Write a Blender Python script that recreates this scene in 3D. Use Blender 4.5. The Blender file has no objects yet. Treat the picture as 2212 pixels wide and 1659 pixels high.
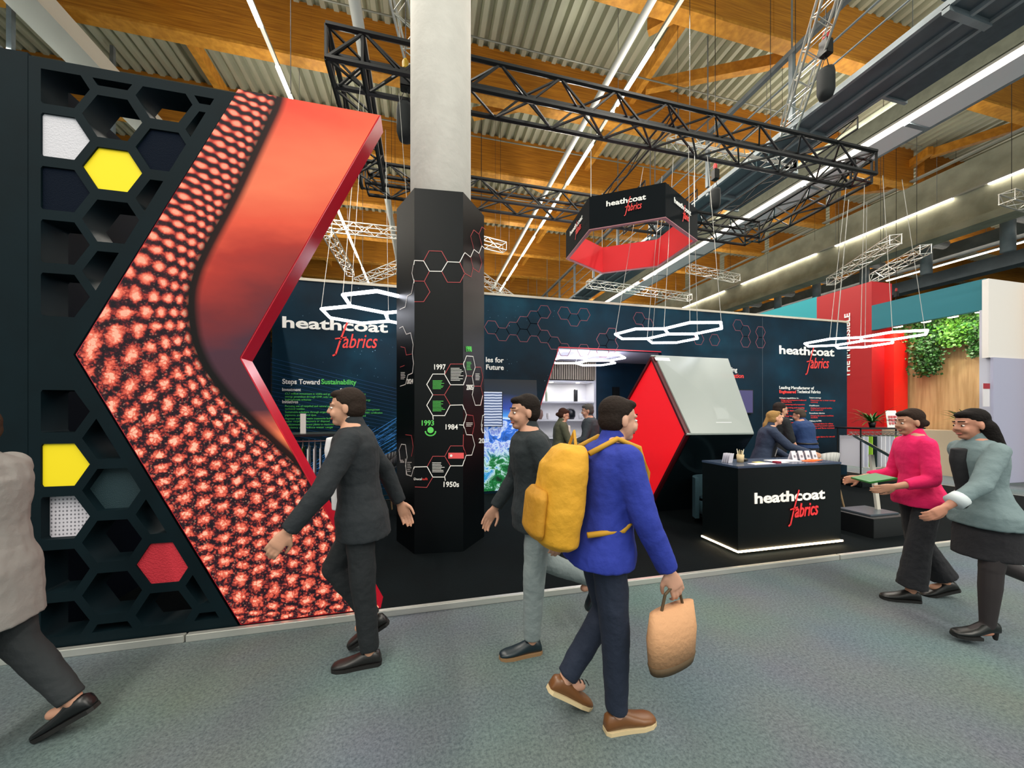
import bpy, bmesh, math, random
from mathutils import Vector, Matrix, noise
random.seed(7)
C = bpy.context.scene.collection
PI = math.pi
# ------------------------------------------------------------------ camera measurements
F_PX, CX, CY, TH, EYE = 786.0, 1106.0, 892.0, math.radians(13.7), 1.6
CT, ST = math.cos(TH), math.sin(TH)
def ray(px, py):
    xc = (px-CX)/F_PX
    return Vector((xc*CT+ST, -xc*ST+CT, (CY-py)/F_PX))
CAM = Vector((0, 0, EYE))
def on_plane(px, py, p, n):
    r = ray(px, py); n = Vector(n)
    return CAM + r*((Vector(p)-CAM).dot(n)/r.dot(n))
def onY(px, py, Y): return on_plane(px, py, (0, Y, 0), (0, 1, 0))
def onX(px, py, X): return on_plane(px, py, (X, 0, 0), (1, 0, 0))
def onZ(px, py, Z): return on_plane(px, py, (0, 0, Z), (0, 0, 1))

# ------------------------------------------------------------------ materials
def lin(h):
    if isinstance(h, (tuple, list)): return tuple(h)[:3]
    h = h.lstrip('#'); o = []
    for i in (0, 2, 4):
        v = int(h[i:i+2], 16)/255
        o.append(v/12.92 if v <= .04045 else ((v+.055)/1.055)**2.4)
    return tuple(o)
MC = {}
def M(name, col='#808080', rough=.6, metal=0., emis=None, es=0., noise_amt=0., noise_scale=6., col2=None, bump=0., bscale=40., alpha=1., stretch=None, spec=.5):
    if name in MC: return MC[name]
    m = bpy.data.materials.new(name); m.use_nodes = True
    nt = m.node_tree; b = nt.nodes['Principled BSDF']
    b.inputs['Base Color'].default_value = (*lin(col), 1)
    b.inputs['Roughness'].default_value = rough
    b.inputs['Metallic'].default_value = metal
    b.inputs['Specular IOR Level'].default_value = spec
    if emis is not None:
        b.inputs['Emission Color'].default_value = (*lin(emis), 1)
        b.inputs['Emission Strength'].default_value = es
    if alpha < 1: b.inputs['Alpha'].default_value = alpha
    if noise_amt > 0 or col2 or bump > 0:
        tc = nt.nodes.new('ShaderNodeTexCoord'); mp = nt.nodes.new('ShaderNodeMapping')
        nt.links.new(tc.outputs['Object'], mp.inputs[0])
        if stretch: mp.inputs['Scale'].default_value = stretch
        if noise_amt > 0 or col2:
            nz = nt.nodes.new('ShaderNodeTexNoise'); nz.inputs['Scale'].default_value = noise_scale; nz.inputs['Detail'].default_value = 6
            nt.links.new(mp.outputs[0], nz.inputs['Vector'])
            rp = nt.nodes.new('ShaderNodeValToRGB')
            c1 = lin(col); c2 = lin(col2) if col2 else tuple(v*(1-noise_amt) for v in c1)
            rp.color_ramp.elements[0].position = .35; rp.color_ramp.elements[0].color = (*c2, 1)
            rp.color_ramp.elements[1].position = .65; rp.color_ramp.elements[1].color = (*c1, 1)
            nt.links.new(nz.outputs['Fac'], rp.inputs[0]); nt.links.new(rp.outputs[0], b.inputs['Base Color'])
        if bump > 0:
            n2 = nt.nodes.new('ShaderNodeTexNoise'); n2.inputs['Scale'].default_value = bscale; n2.inputs['Detail'].default_value = 4
            nt.links.new(mp.outputs[0], n2.inputs['Vector'])
            bp = nt.nodes.new('ShaderNodeBump'); bp.inputs['Strength'].default_value = bump; bp.inputs['Distance'].default_value = .02
            nt.links.new(n2.outputs['Fac'], bp.inputs['Height']); nt.links.new(bp.outputs[0], b.inputs['Normal'])
    MC[name] = m; return m
def node_mat(name):
    m = bpy.data.materials.new(name); m.use_nodes = True; MC[name] = m
    return m, m.node_tree, m.node_tree.nodes['Principled BSDF']

# ------------------------------------------------------------------ object helpers
def tag(o, label=None, cat=None, group=None, kind=None):
    if label: o['label'] = label
    if cat: o['category'] = cat
    if group: o['group'] = group
    if kind: o['kind'] = kind
    return o
def empty(name, loc=(0, 0, 0), rz=0, label=None, cat=None, group=None, kind=None):
    o = bpy.data.objects.new(name, None); C.objects.link(o); o.location = loc; o.rotation_euler = (0, 0, rz)
    o.empty_display_size = .1
    return tag(o, label, cat, group, kind)
def obj(name, bm, mat, parent=None, smooth=False, label=None, cat=None, group=None, kind=None):
    me = bpy.data.meshes.new(name)
    if isinstance(bm, bmesh.types.BMesh):
        bmesh.ops.recalc_face_normals(bm, faces=bm.faces[:])
        bm.to_mesh(me); bm.free()
    else: me = bm
    if mat:
        for mm in (mat if isinstance(mat, (list, tuple)) else [mat]): me.materials.append(mm)
    if smooth:
        for p in me.polygons: p.use_smooth = True
    o = bpy.data.objects.new(name, me); C.objects.link(o)
    if parent: o.parent = parent
    return tag(o, label, cat, group, kind)
def copy_tree(o, parent=None):
    c = o.copy(); C.objects.link(c); c.parent = parent
    for ch in list(o.children): copy_tree(ch, c)
    return c
NB = bmesh.new
def box(bm, x0, x1, y0, y1, z0, z1, bevel=0):
    vs = [bm.verts.new((x, y, z)) for x in (x0, x1) for y in (y0, y1) for z in (z0, z1)]
    fs = []
    for a in ((0, 1, 3, 2), (4, 6, 7, 5), (0, 4, 5, 1), (2, 3, 7, 6), (0, 2, 6, 4), (1, 5, 7, 3)):
        fs.append(bm.faces.new([vs[i] for i in a]))
    if bevel:
        es = list({e for f in fs for e in f.edges})
        bmesh.ops.bevel(bm, geom=es, offset=bevel, segments=2, affect='EDGES')
    return bm
def frame_of(d):
    d = d.normalized(); a = Vector((0, 0, 1)) if abs(d.z) < .95 else Vector((0, 1, 0))
    u = d.cross(a).normalized(); v = u.cross(d).normalized(); return u, v
def tube(bm, pts, r, n=8, cap=True, closed=False):
    pts = [Vector(p) for p in pts]; rings = []
    k = len(pts)
    for i, p in enumerate(pts):
        if closed: d = (pts[(i+1) % k]-pts[i-1])
        else: d = pts[min(i+1, k-1)]-pts[max(i-1, 0)]
        u, v = frame_of(d); rr = r[i] if isinstance(r, (list, tuple)) else r
        rings.append([bm.verts.new(p+(u*math.cos(2*PI*j/n+PI/n)+v*math.sin(2*PI*j/n+PI/n))*rr) for j in range(n)])
    for i in range(k if closed else k-1):
        a, b = rings[i], rings[(i+1) % k]
        for j in range(n): bm.faces.new((a[j], a[(j+1) % n], b[(j+1) % n], b[j]))
    if cap and not closed:
        bm.faces.new(rings[0][::-1]); bm.faces.new(rings[-1])
    return bm
def cyl(bm, x, y, z0, z1, r, n=24, r2=None):
    return tube(bm, [(x, y, z0), (x, y, z1)], [r, r2 if r2 is not None else r], n)
def prism(bm, poly, off):
    off = Vector(off); a = [bm.verts.new(Vector(p)) for p in poly]; b = [bm.verts.new(Vector(p)+off) for p in poly]
    n = len(a); bm.faces.new(a); bm.faces.new(b[::-1])
    for i in range(n): bm.faces.new((a[i], b[i], b[(i+1) % n], a[(i+1) % n]))
    return bm
def lathe(bm, prof, n=20, c=(0, 0, 0)):
    rings = [[bm.verts.new((c[0]+r*math.cos(2*PI*j/n), c[1]+r*math.sin(2*PI*j/n), c[2]+z)) for j in range(n)] for r, z in prof]
    for a, b in zip(rings, rings[1:]):
        for j in range(n): bm.faces.new((a[j], a[(j+1) % n], b[(j+1) % n], b[j]))
    bm.faces.new(rings[0][::-1]); bm.faces.new(rings[-1]); return bm
def ribbon(bm, pts, w, n):
    """flat strip of width w along pts lying in the plane with normal n"""
    n = Vector(n).normalized(); pts = [Vector(p) for p in pts]
    for a, b in zip(pts, pts[1:]):
        d = (b-a)
        if d.length < 1e-6: continue
        d.normalize(); s = d.cross(n)*w/2; e = d*w*.3; h = n*.002
        c4 = [a-e-s, b+e-s, b+e+s, a-e+s]
        vs = [bm.verts.new(p) for p in c4]; ws = [bm.verts.new(p+h) for p in c4]
        bm.faces.new(ws); bm.faces.new(vs[::-1])
        for i in range(4): bm.faces.new((vs[i], vs[(i+1) % 4], ws[(i+1) % 4], ws[i]))
def curve_mesh(loops, depth, holes_ok=True):
    cu = bpy.data.curves.new('c', 'CURVE'); cu.dimensions = '2D'; cu.fill_mode = 'BOTH'; cu.extrude = depth/2
    for lp in loops:
        s = cu.splines.new('POLY'); s.points.add(len(lp)-1)
        for i, p in enumerate(lp): s.points[i].co = (p[0], p[1], 0, 1)
        s.use_cyclic_u = True
    o = bpy.data.objects.new('c', cu); C.objects.link(o)
    dg = bpy.context.evaluated_depsgraph_get(); dg.update()
    me = bpy.data.meshes.new_from_object(o.evaluated_get(dg)); bpy.data.objects.remove(o); bpy.data.curves.remove(cu)
    return me
TXT = {}
def text_mesh(s, bold=0., shear=0., ext=.004, spacing=1.):
    cu = bpy.data.curves.new('t', 'FONT'); cu.body = s; cu.size = 1; cu.extrude = ext; cu.offset = bold; cu.shear = shear
    cu.space_character = spacing; cu.resolution_u = 3
    o = bpy.data.objects.new('t', cu); C.objects.link(o)
    dg = bpy.context.evaluated_depsgraph_get(); dg.update()
    me = bpy.data.meshes.new_from_object(o.evaluated_get(dg)); bpy.data.objects.remove(o); bpy.data.curves.remove(cu)
    return me
def text(s, p0, p1, up, h, mat, parent=None, bold=.01, shear=0., out=.006, name='lettering', spacing=1.):
    """lettering whose baseline runs from p0 to p1, cap height h"""
    p0 = Vector(p0); p1 = Vector(p1)
    me = text_mesh(s, bold, shear, .004, spacing)
    xs = [v.co.x for v in me.vertices]; x0, x1 = min(xs), max(xs)
    d = (p1-p0); L = d.length; d.normalize(); up = Vector(up); up = (up-d*up.dot(d)).normalized(); n = d.cross(up)
    sx = L/(x1-x0); sy = h/.72
    for v in me.vertices:
        c = v.co
        v.co = p0+d*((c.x-x0)*sx)+up*(c.y*sy)+n*(out*(.5+c.z/.008))
    o = obj(name, me, mat, parent)
    return o
def logo(p0, p1, up, h, parent, mw, mr):
    """the heathcoat wordmark with the slanted red script word below it"""
    p0 = Vector(p0); p1 = Vector(p1); d = (p1-p0); L = d.length; d.normalize(); up = Vector(up)
    text('heathcoat', p0, p1, up, h, mw, parent, bold=.026)
    a = p0+d*L*.50-up*h*1.62; b = p0+d*L*.90-up*h*1.50
    text('abrics', a+d*L*.055, b, up, h*1.35, mr, parent, bold=.006, shear=.35, out=.009)
    n = d.cross(up); bm = NB()
    ribbon(bm, [a+d*L*(-.035)-up*h*.75, a+d*L*(-.01)-up*h*.62, a+d*L*.035+up*h*.7, a+d*L*.11+up*h*2.6], h*.15, n)
    ribbon(bm, [a+d*L*(-.012)+up*h*.80, a+d*L*.09+up*h*.98], h*.12, n)
    for f in bm.verts: f.co += n*.008
    obj('script_stroke', bm, mr, parent)

# ------------------------------------------------------------------ palette
booth = M('booth_board', '#05171d', .65, noise_amt=.25, noise_scale=3, spec=.12)
boothd = M('booth_board_dark', '#060d10', .5, spec=.3)
wht = M('print_white', '#f2f2ee', .6)
red = M('print_red', '#f0403c', .6)
redl = M('print_red_thin', '#b8484c', .6)
grn = M('print_green', '#5fd860', .6)
blk = M('black_metal', '#090c0e', .45, .2)
silv = M('silver_metal', '#d5d5cf', .35, .7)
galv = M('galvanised_steel', '#8a959b', .45, .2, noise_amt=.3, noise_scale=2)
galvd = M('galvanised_dark', '#56626a', .5, .2, noise_amt=.3, noise_scale=1.5)
wood = M('glulam', '#cf8a22', .6, noise_scale=3, col2='#a96812', stretch=(.35, 6, 9))
woodl = M('glulam_light', '#dc9a34', .6, noise_scale=3, col2='#bd7d22', stretch=(2, 2, 2))
conc = M('concrete', '#a9ab98', .85, noise_scale=1.2, col2='#8b8e7c', bump=.3, bscale=8)
lamp_w = M('lamp_white', '#ffffff', .5, emis='#fff1dc', es=9)
lamp_c = M('ring_white', '#ffffff', .5, emis='#f0f3ff', es=12)
spot_e = M('spot_white', '#ffffff', .5, emis='#fff0cc', es=14)

# ------------------------------------------------------------------ setting: floors
m, nt, b = node_mat('hall_carpet')
tc = nt.nodes.new('ShaderNodeTexCoord'); n1 = nt.nodes.new('ShaderNodeTexNoise'); n1.inputs['Scale'].default_value = 60; n1.inputs['Detail'].default_value = 8; n1.inputs['Roughness'].default_value = .8
n2 = nt.nodes.new('ShaderNodeTexNoise'); n2.inputs['Scale'].default_value = 1.3
nt.links.new(tc.outputs['Object'], n1.inputs['Vector']); nt.links.new(tc.outputs['Object'], n2.inputs['Vector'])
r1 = nt.nodes.new('ShaderNodeValToRGB'); r1.color_ramp.elements[0].position = .3; r1.color_ramp.elements[1].position = .7
r1.color_ramp.elements[0].color = (*lin('#404b4f'), 1); r1.color_ramp.elements[1].color = (*lin('#808b8e'), 1)
mx = nt.nodes.new('ShaderNodeMix'); mx.data_type = 'RGBA'; mx.blend_type = 'MULTIPLY'; mx.inputs['Factor'].default_value = .35
nt.links.new(n1.outputs['Fac'], r1.inputs[0]); nt.links.new(r1.outputs[0], mx.inputs['A']); nt.links.new(n2.outputs['Color'], mx.inputs['B'])
nt.links.new(mx.outputs['Result'], b.inputs['Base Color']); b.inputs['Roughness'].default_value = .95; b.inputs['Specular IOR Level'].default_value = .1
bp = nt.nodes.new('ShaderNodeBump'); bp.inputs['Strength'].default_value = .5; bp.inputs['Distance'].default_value = .01
nt.links.new(n1.outputs['Fac'], bp.inputs['Height']); nt.links.new(bp.outputs[0], b.inputs['Normal'])
obj('floor', box(NB(), -30, 70, -25, 75, -.1, 0), m, kind='structure')
plat = M('stand_carpet', '#060d10', .9, spec=.1, noise_amt=.3, noise_scale=2, bump=.15, bscale=90)
obj('floor_stand', box(NB(), -2.75, 10.9, 3.04, 9.4, 0, .05), plat, kind='structure')
obj('trim_1', box(NB(), -2.76, -1.62, 3.0, 3.04, .0, .052, .004), silv, kind='structure')
obj('trim_2', box(NB(), -1.61, 4.4, 3.0, 3.04, .0, .052, .004), silv, kind='structure')
obj('trim_3', box(NB(), 4.41, 10.9, 3.0, 3.04, .0, .052, .004), silv, kind='structure')
obj('trim_4', box(NB(), 10.86, 10.9, 3.041, 9.4, .0, .052, .004), silv, kind='structure')
# far hall walls
farw = M('hall_wall', '#6d6a5c', .9, noise_amt=.3, noise_scale=.3)
obj('wall_back', box(NB(), -30, 70, 74, 74.3, 0, 13.7), farw, kind='structure')
obj('wall_hall_left', box(NB(), -30.3, -30, 2, 74, 0, 13.7), farw, kind='structure')
obj('wall_right', box(NB(), 69, 69.3, -25, 74, 0, 13.7), farw, kind='structure')
# corrugated roof deck, ribs along Y
deck = M('roof_deck', '#c3c7b0', .55, .2, noise_amt=.15, noise_scale=.8)
bm = NB(); x = -30.; P = .36; prof = []
while x < 60:
    prof += [(x, 13.75), (x+.06, 13.55), (x+.2, 13.55), (x+.26, 13.75)]; x += P
lo = [bm.verts.new((a, -4, z)) for a, z in prof]; hi = [bm.verts.new((a, 74, z)) for a, z in prof]
for i in range(len(lo)-1): bm.faces.new((lo[i], lo[i+1], hi[i+1], hi[i]))
tp = [bm.verts.new(v) for v in ((-30, -4, 13.95), (60, -4, 13.95), (60, 74, 13.95), (-30, 74, 13.95))]
bm.faces.new(tp)
obj('ceiling', bm, deck, kind='structure')
# glulam beams along X
YB = [8.05+3.72*i for i in range(15)]
k = 0
for Y in YB:
    bm = NB(); box(bm, -30, 21.7, Y, Y+.3, 12.03, 13.6); box(bm, 22.4, 60, Y, Y+.3, 12.03, 13.6)
    for xx in (-9.0, -3.2, 2.9, 9.4, 15.2): box(bm, xx, xx+.02, Y-.006, Y+.31, 12.02, 13.6)
    obj('ceiling_beam', bm, wood, kind='structure')
    bm = NB(); box(bm, -30, 21.6, Y-.04, Y+.34, 11.95, 12.03)
    obj('ceiling_beam_flange', bm, woodl, kind='structure')
def bar(name, a, b, w, h, mat, **k):
    a = Vector(a); b = Vector(b); d = (b-a).normalized(); s = d.cross(Vector((0, 0, 1))).normalized()*w/2; u = s.cross(d).normalized()*h/2
    bm = NB(); prism(bm, [a-s-u, a+s-u, a+s+u, a-s+u], b-a)
    return obj(name, bm, mat, **k)
for X in (7.3, -6.9, 17.5): bar('ceiling_purlin', (X, 4, 13.0), (X, 60, 13.0), .2, .45, woodl, kind='structure')
for a, b_ in (((1395, 188), (1730, 122)), ((1022, 247), (1151, 221)), ((1074, 359), (1175, 409)), ((2010, 332), (2212, 268)), ((1820, 415), (1960, 400)), ((1905, 400), (2010, 325)), ((1400, 60), (1500, 6))):
    p, q = onZ(*a, 12.9), onZ(*b_, 12.9); bar('ceiling_brace', p, q, .22, .35, woodl, kind='structure')
# concrete girders along Y
bm = NB(); box(bm, 21.8, 22.35, -4, 74, 9.5, 12.0); box(bm, 21.6, 22.5, -4, 74, 9.2, 9.5)
gir = obj('ceiling_girder', bm, conc, kind='structure')
bm = NB(); box(bm, -9.4, -8.64, -4, 74, 11.1, 11.6)
obj('ceiling_girder', bm, M('girder_white', '#dcd8cc', .6), kind='structure')

def light_line(name, X, z, segs, y0, y1, label, r=.045, tray=None, glow=None):
    t = empty(name, (X, y0, z), 0, label, 'strip light', 'long strip lights under the hall roof')
    bm = NB(); box(bm, -r*.9, r*.9, 0, y1-y0, .0, .07); obj('housing', bm, tray or M('housing_grey', '#a3a49c', .6), t)
    for a, b_ in segs:
        bm = NB(); box(bm, -r, r, a-y0, b_-y0, -.05, .0); obj('lit_tube', bm, glow or lamp_w, t)
    if segs:
        for i in range(int((y1-y0)/4)): obj('hanger', tube(NB(), [(0, 1+4*i, .07), (0, 1+4*i, 13.5-z)], .008, 4), galv, t)
    return t
def yz(X, H, py):   # depth at which a line (X,H) projects to height py
    D = F_PX*H/(CY-py); return (D-X*ST)/CT
X = 5.48; H = 9
segs = [(yz(X, H, a), yz(X, H, b_)) for a, b_ in ((102, 208), (214, 226), (238, 250), (310, 397), (428, 437), (440, 490), (510, 552), (570, 605), (610, 628))]
light_line('strip_light', X, 10.6, segs, 4.5, 30, 'long white strip light running from top centre down behind the hanging sign', .05)
light_line('strip_light', -3.67, 10.6, [(3.3, 9.6), (10.6, 15.8), (17, 22.5), (24, 30)], 3.3, 34, 'strip light passing above the red screen and down left of the white column', .05)
light_line('strip_light', 11.95, 9.1, [(4, 8.2), (8.35, 13), (13.2, 18), (18.5, 25), (26, 36)], 1.5, 36, 'bright strip light along the dark ventilation box at upper right', .05)
light_line('strip_light', 21.7, 10.66, [(4, 9.5), (10.5, 15), (16, 21), (22.5, 27), (29, 36), (38, 50)], 2, 60, 'broken strip light running along the big concrete girder', .06)
light_line('strip_light', 27.2, 9.6, [(5, 16), (17, 26), (27, 40)], 3, 50, 'farthest strip light right of the concrete girder by the galvanised ducts', .06)
light_line('strip_light', 21.5, 12.05, [], 2, 70, 'unlit pale tube lying on the top edge of the concrete girder', .09)
# pipes along Y
def pipe(X, z, r, y0, y1, label, mat):
    bm = NB(); tube(bm, [(X, y0, z), (X, y1, z)], r, 12)
    return obj('hall_pipe', bm, mat, smooth=True, label=label, cat='pipe')
pipe(4.85, 10.6, .09, 3, 26, 'thick white pipe hanging beside the central strip light', M('white_pipe', '#dfe0da', .4))
pipe(-1.46, 10.6, .13, 3.4, 30, 'thick white pipe left of the white column', MC['white_pipe'])
sp = M('thin_pipe', '#8d8f84', .5, .4)
for Y, z in ((10.6, 12.6), (14.4, 12.6), (18.2, 12.6)):
    bm = NB(); tube(bm, [(-14, Y, z), (20, Y, z)], .025, 6); obj('sprinkler_pipe', bm, sp, label='thin sprinkler pipe running between the roof beams', cat='pipe', group='sprinkler pipes under the roof')

# ventilation box / catwalk on the right
def catwalk(y0, y1, X0, z0, label):
    t = empty('service_catwalk', (X0, y0, z0), 0, label, 'catwalk', 'steel service catwalks'); L = y1-y0
    bm = NB(); box(bm, 0, 1.0, 0, L, -.04, 0); obj('grating', bm, galvd, t)
    bm = NB(); box(bm, -.05, .03, 0, L, -.06, .06); box(bm, .97, 1.05, 0, L, -.1, .12); box(bm, .45, .52, 0, L, -.12, -.04)
    n = max(1, int(L/2.4))
    for i in range(n+1): box(bm, -.05, 1.05, i*L/n-.05, i*L/n+.05, -.14, -.04)
    obj('floor_frame', bm, galv, t)
    for i in range(n+1): obj('post', box(NB(), -.07, .03, i*L/n-.05, i*L/n+.05, .12, 1.75), galv, t); obj('hanger', tube(NB(), [(-.02, i*L/n, 1.84), (-.02, i*L/n, 4.9)], .02, 6), galv, t)
    bm = NB(); box(bm, -.08, .04, 0, L, 1.72, 1.84); tube(bm, [(0, 0, 1.15), (0, L, 1.15)], .025, 6); tube(bm, [(0, 0, .65), (0, L, .65)], .02, 6)
    obj('handrail', bm, galv, t)
    return t
catwalk(1.6, 12.4, 8.75, 8.6, 'grey steel catwalk with handrail nearest the camera at upper right')
catwalk(12.7, 30, 8.75, 8.6, 'grey steel catwalk continuing behind the hanging black sign')
for y0, y1, lab in ((1.5, 5.9, 'large dark ventilation box at the top right corner'), (8.3, 10.4, 'dark ventilation box above the right corner of the black truss frame'), (13, 19, 'dark ventilation box seen low behind the hanging black sign')):
    t = empty('ventilation_box', (9.8, y0, 8.6), 0, lab, 'ventilation box'); L = y1-y0
    obj('casing', box(NB(), 0, .75, 0, L, .0, .55, .02), M('duct_dark', '#44525c', .4, .2, noise_amt=.2), t)
    for yy in (0, L-.06): obj('flange', box(NB(), -.03, .78, yy, yy+.06, -.04, .6), galv, t)
t = empty('air_channel', (11.4, 1.5, 9.0), 0, 'long olive grey air channel with white underside panels at upper right', 'air channel')
obj('side_panel', box(NB(), .5, .56, 0, 38, .2, .75), M('channel_olive', '#8a8f7e', .6, noise_amt=.2), t)
wp = M('white_panel', '#e4e6ea', .4)
for i in range(14):
    bm = NB(); box(bm, .62, 1.35, i*2.6, i*2.6+2.5, .0, .05); o = obj('underside_panel', bm, wp, t)
bm = NB(); box(bm, 1.36, 1.42, 0, 38, -.02, .4)
for i in range(14): box(bm, .6, 1.4, i*2.6+2.5, i*2.6+2.6, -.03, .08)
obj('channel_frame', bm, galv, t)
# far ducts
for i, X in enumerate((25.5, 26.6)):
    bm = NB(); box(bm, X, X+.7, 4, 60, 8.2+i*1.6, 8.8+i*1.6); obj('air_duct', bm, galv if i else galvd, label='%s square galvanised duct beyond the concrete girder' % ('upper' if i else 'lower'), cat='duct')
elb = NB(); tube(elb, [(0, 0, -1.6), (0, 0, -.3), (.08, 0, -.1), (.3, 0, 0), (1.3, 0, 0)], .22, 12)
e0 = None
for i in range(9):
    if e0 is None: e0 = obj('duct_elbow', elb, galv, smooth=True); o = e0
    else: o = e0.copy(); C.objects.link(o)
    o.location = (24.3, 7.5+2.6*i, 10.1); tag(o, 'spiral galvanised duct elbow beyond the concrete girder', 'duct', 'duct elbows beyond the girder')
# left far galvanised frame
t = empty('pipe_rack', (-9.8, 6, 10.2), 0, 'galvanised pipe rack at the top left corner', 'pipe rack')
bm = NB(); box(bm, -.06, .06, -4, 20, 0, .12); box(bm, -1.0, -.88, -4, 20, 0, .12); obj('rail', bm, galv, t)
for i in range(8): bm = NB(); box(bm, -1, .06, -3.5+3*i, -3.4+3*i, -.1, .0); box(bm, -.05, .05, -3.5+3*i, -3.4+3*i, 0, 3.3); obj('bracket', bm, galv, t)

# ------------------------------------------------------------------ trusses
def truss_bm(bm, a, b, s=.29, rc=.025, rb=.011, step=None, ladder=False):
    a = Vector(a); b = Vector(b); d = (b-a); L = d.length; d.normalize()
    u = d.cross(Vector((0, 0, 1))).normalized(); v = u.cross(d).normalized(); h = s/2
    cs = [(-h, -h), (h, -h), (h, h), (-h, h)] if not ladder else [(0, -h), (0, h)]
    for p, q in cs: tube(bm, [a+u*p+v*q, b+u*p+v*q], rc, 6)
    step = step or s*1.15; n = max(1, round(L/step)); st = L/n
    faces = [(0, 1), (1, 2), (2, 3), (3, 0)] if not ladder else [(0, 1)]
    for fi, (i, j) in enumerate(faces):
        for k_ in range(n):
            i0, j0 = (i, j) if (k_+fi) % 2 else (j, i)
            p = a+d*st*k_+u*cs[i0][0]+v*cs[i0][1]; q = a+d*st*(k_+1)+u*cs[j0][0]+v*cs[j0][1]
            tube(bm, [p, q], rb, 4, cap=False)
        for t_ in (0, L): tube(bm, [a+d*t_+u*cs[i][0]+v*cs[i][1], a+d*t_+u*cs[j][0]+v*cs[j][1]], rb*1.2, 4, cap=False)
    return bm
ZT = 6.32
TL_, TR_, BL_, BR_ = (-1.2, 5.25, ZT), (8.3, 5.25, ZT), (-1.1, 7.8, ZT), (8.4, 7.8, ZT)
fr = empty('truss_frame', (3.5, 6.5, ZT), 0, 'large rectangular black lighting truss frame hanging above the stand', 'lighting truss')
def rel(p, o): return Vector(p)-o.location
for a, b_, nm in ((TL_, TR_, 'front_truss'), (BL_, BR_, 'rear_truss'), ((-.98, 5.05, ZT), (-.98, 7.8, ZT), 'side_truss'), (TR_, BR_, 'side_truss')):
    obj(nm, truss_bm(NB(), rel(a, fr), rel(b_, fr), .42, .038, .018, .46), blk, fr)
obj('cross_bar', truss_bm(NB(), rel((4.1, 5.2, 6.62), fr), rel((4.1, 9.4, 6.62), fr), .2, .02, .01, .5, True), blk, fr)
for X in (4.75, 5.35, 6.1, 7.3):
    obj('cross_bar', truss_bm(NB(), rel((X, 7.1 if X < 6.5 else 4.7, 6.62), fr), rel((X, 9.0, 6.62), fr), .2, .02, .01, .5, True), blk, fr)
def truss(a, b_, label, s=.3, mat=silv, group=None, rc=.022, rb=.01):
    o = obj('silver_truss', truss_bm(NB(), a, b_, s, rc, rb), mat, label=label, cat='truss', group=group)
    a = Vector(a); b_ = Vector(b_)
    for f_ in (.15, .85):
        c_ = a.lerp(b_, f_); obj('suspension_wire', tube(NB(), [c_+Vector((0, 0, s/2)), (c_.x, c_.y, 13.5)], .007, 5), M('dark_cable', '#23282a', .6), o)
    return o
truss((5.6, 3.45, 8.6), (8.73, 7.09, 8.6), 'silver truss slanting down from the top edge right of centre')
truss((-.42, 6.2, 8.6), (-.19, 7.4, 8.6), 'short silver truss at the top edge left of the white column')
truss((5.3, 6.95, 7.6), (8.5, 6.95, 7.6), 'silver truss hanging just below the black truss frame at right')
def tp(p, q, H, label, s=.3): return truss(onZ(*p, 1.6+H), onZ(*q, 1.6+H), label, s)
tp((1487, 580), (1592, 602), 6.5, 'short silver truss just right of the hanging black sign')
tp((1270, 613), (1490, 643), 6.3, 'long low silver truss right above the dark back wall', .32)
tp((1795, 608), (1935, 517), 5.6, 'slanting silver truss above and left of the red tower')
tp((1888, 600), (2000, 538), 5.6, 'slanting silver truss above the teal fascia')
tp((2175, 425), (2240, 445), 6.4, 'silver truss end at the right edge below the strip light')
tp((706, 500), (757, 590), 6.2, 'slanting silver truss seen between red screen and column')
tp((700, 487), (870, 505), 6.6, 'level silver truss seen between red screen and column')
tp((770, 612), (870, 572), 5.4, 'silver truss touching the top of the back wall left of the column')
tp((1030, 520), (1090, 535), 6.4, 'silver truss piece right beside the white column')
tp((1025, 590), (1110, 650), 5.2, 'silver truss slanting down to the back wall right of the column')
# chain hoists
def hoist(x, y, z, label, ch=2.5, top=11.9, sc=1.):
    t = empty('chain_hoist', (x, y, z), 0, label, 'chain hoist')
    bm = NB(); lathe(bm, [(.03, -.42*sc), (.09*sc, -.4*sc), (.12*sc, -.3*sc), (.12*sc, .0), (.11*sc, .06*sc)], 14); obj('chain_bag', bm, M('bag_black', '#12181a', .8), t, True)
    bm = NB(); box(bm, -.07*sc, .07*sc, -.07*sc, .07*sc, .3*sc, .55*sc, .01); obj('motor', bm, blk, t)
    bm = NB(); tube(bm, [(-.1*sc, 0, .05*sc), (0, 0, .32*sc), (.1*sc, 0, .05*sc)], .008, 5); obj('bag_strap', bm, blk, t)
    bm = NB(); lathe(bm, [(.02, .55*sc), (.045*sc, .58*sc), (.045*sc, .68*sc), (.02, .72*sc)], 10); obj('hook', bm, M('hook_yellow', '#c9a21e', .5) if 'yellow' in label else M('hook_red', '#b02525', .5), t)
    bm = NB(); tube(bm, [(0, 0, .7*sc), (0, 0, top-z)], .008, 5); obj('chain', bm, blk, t)
    return t
p = on_plane(876, 240, (0, 5.25, 0), (0, 1, 0)); hoist(p.x, p.y, p.z, 'black chain bag with yellow hook just left of the white column')
p = on_plane(1784, 160, (0, 5.3, 0), (0, 1, 0)); hoist(p.x, p.y, p.z, 'large black chain bag hanging from the slanting silver truss', sc=1.15)
p = on_plane(1545, 415, (0, 7.6, 0), (0, 1, 0)); hoist(p.x, p.y, p.z, 'black chain bag with red hook above the far right truss corner')
p = on_plane(1936, 655, (0, 10, 0), (0, 1, 0)); hoist(p.x, p.y, p.z, 'small black chain bag above the teal fascia', sc=.8)
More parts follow.
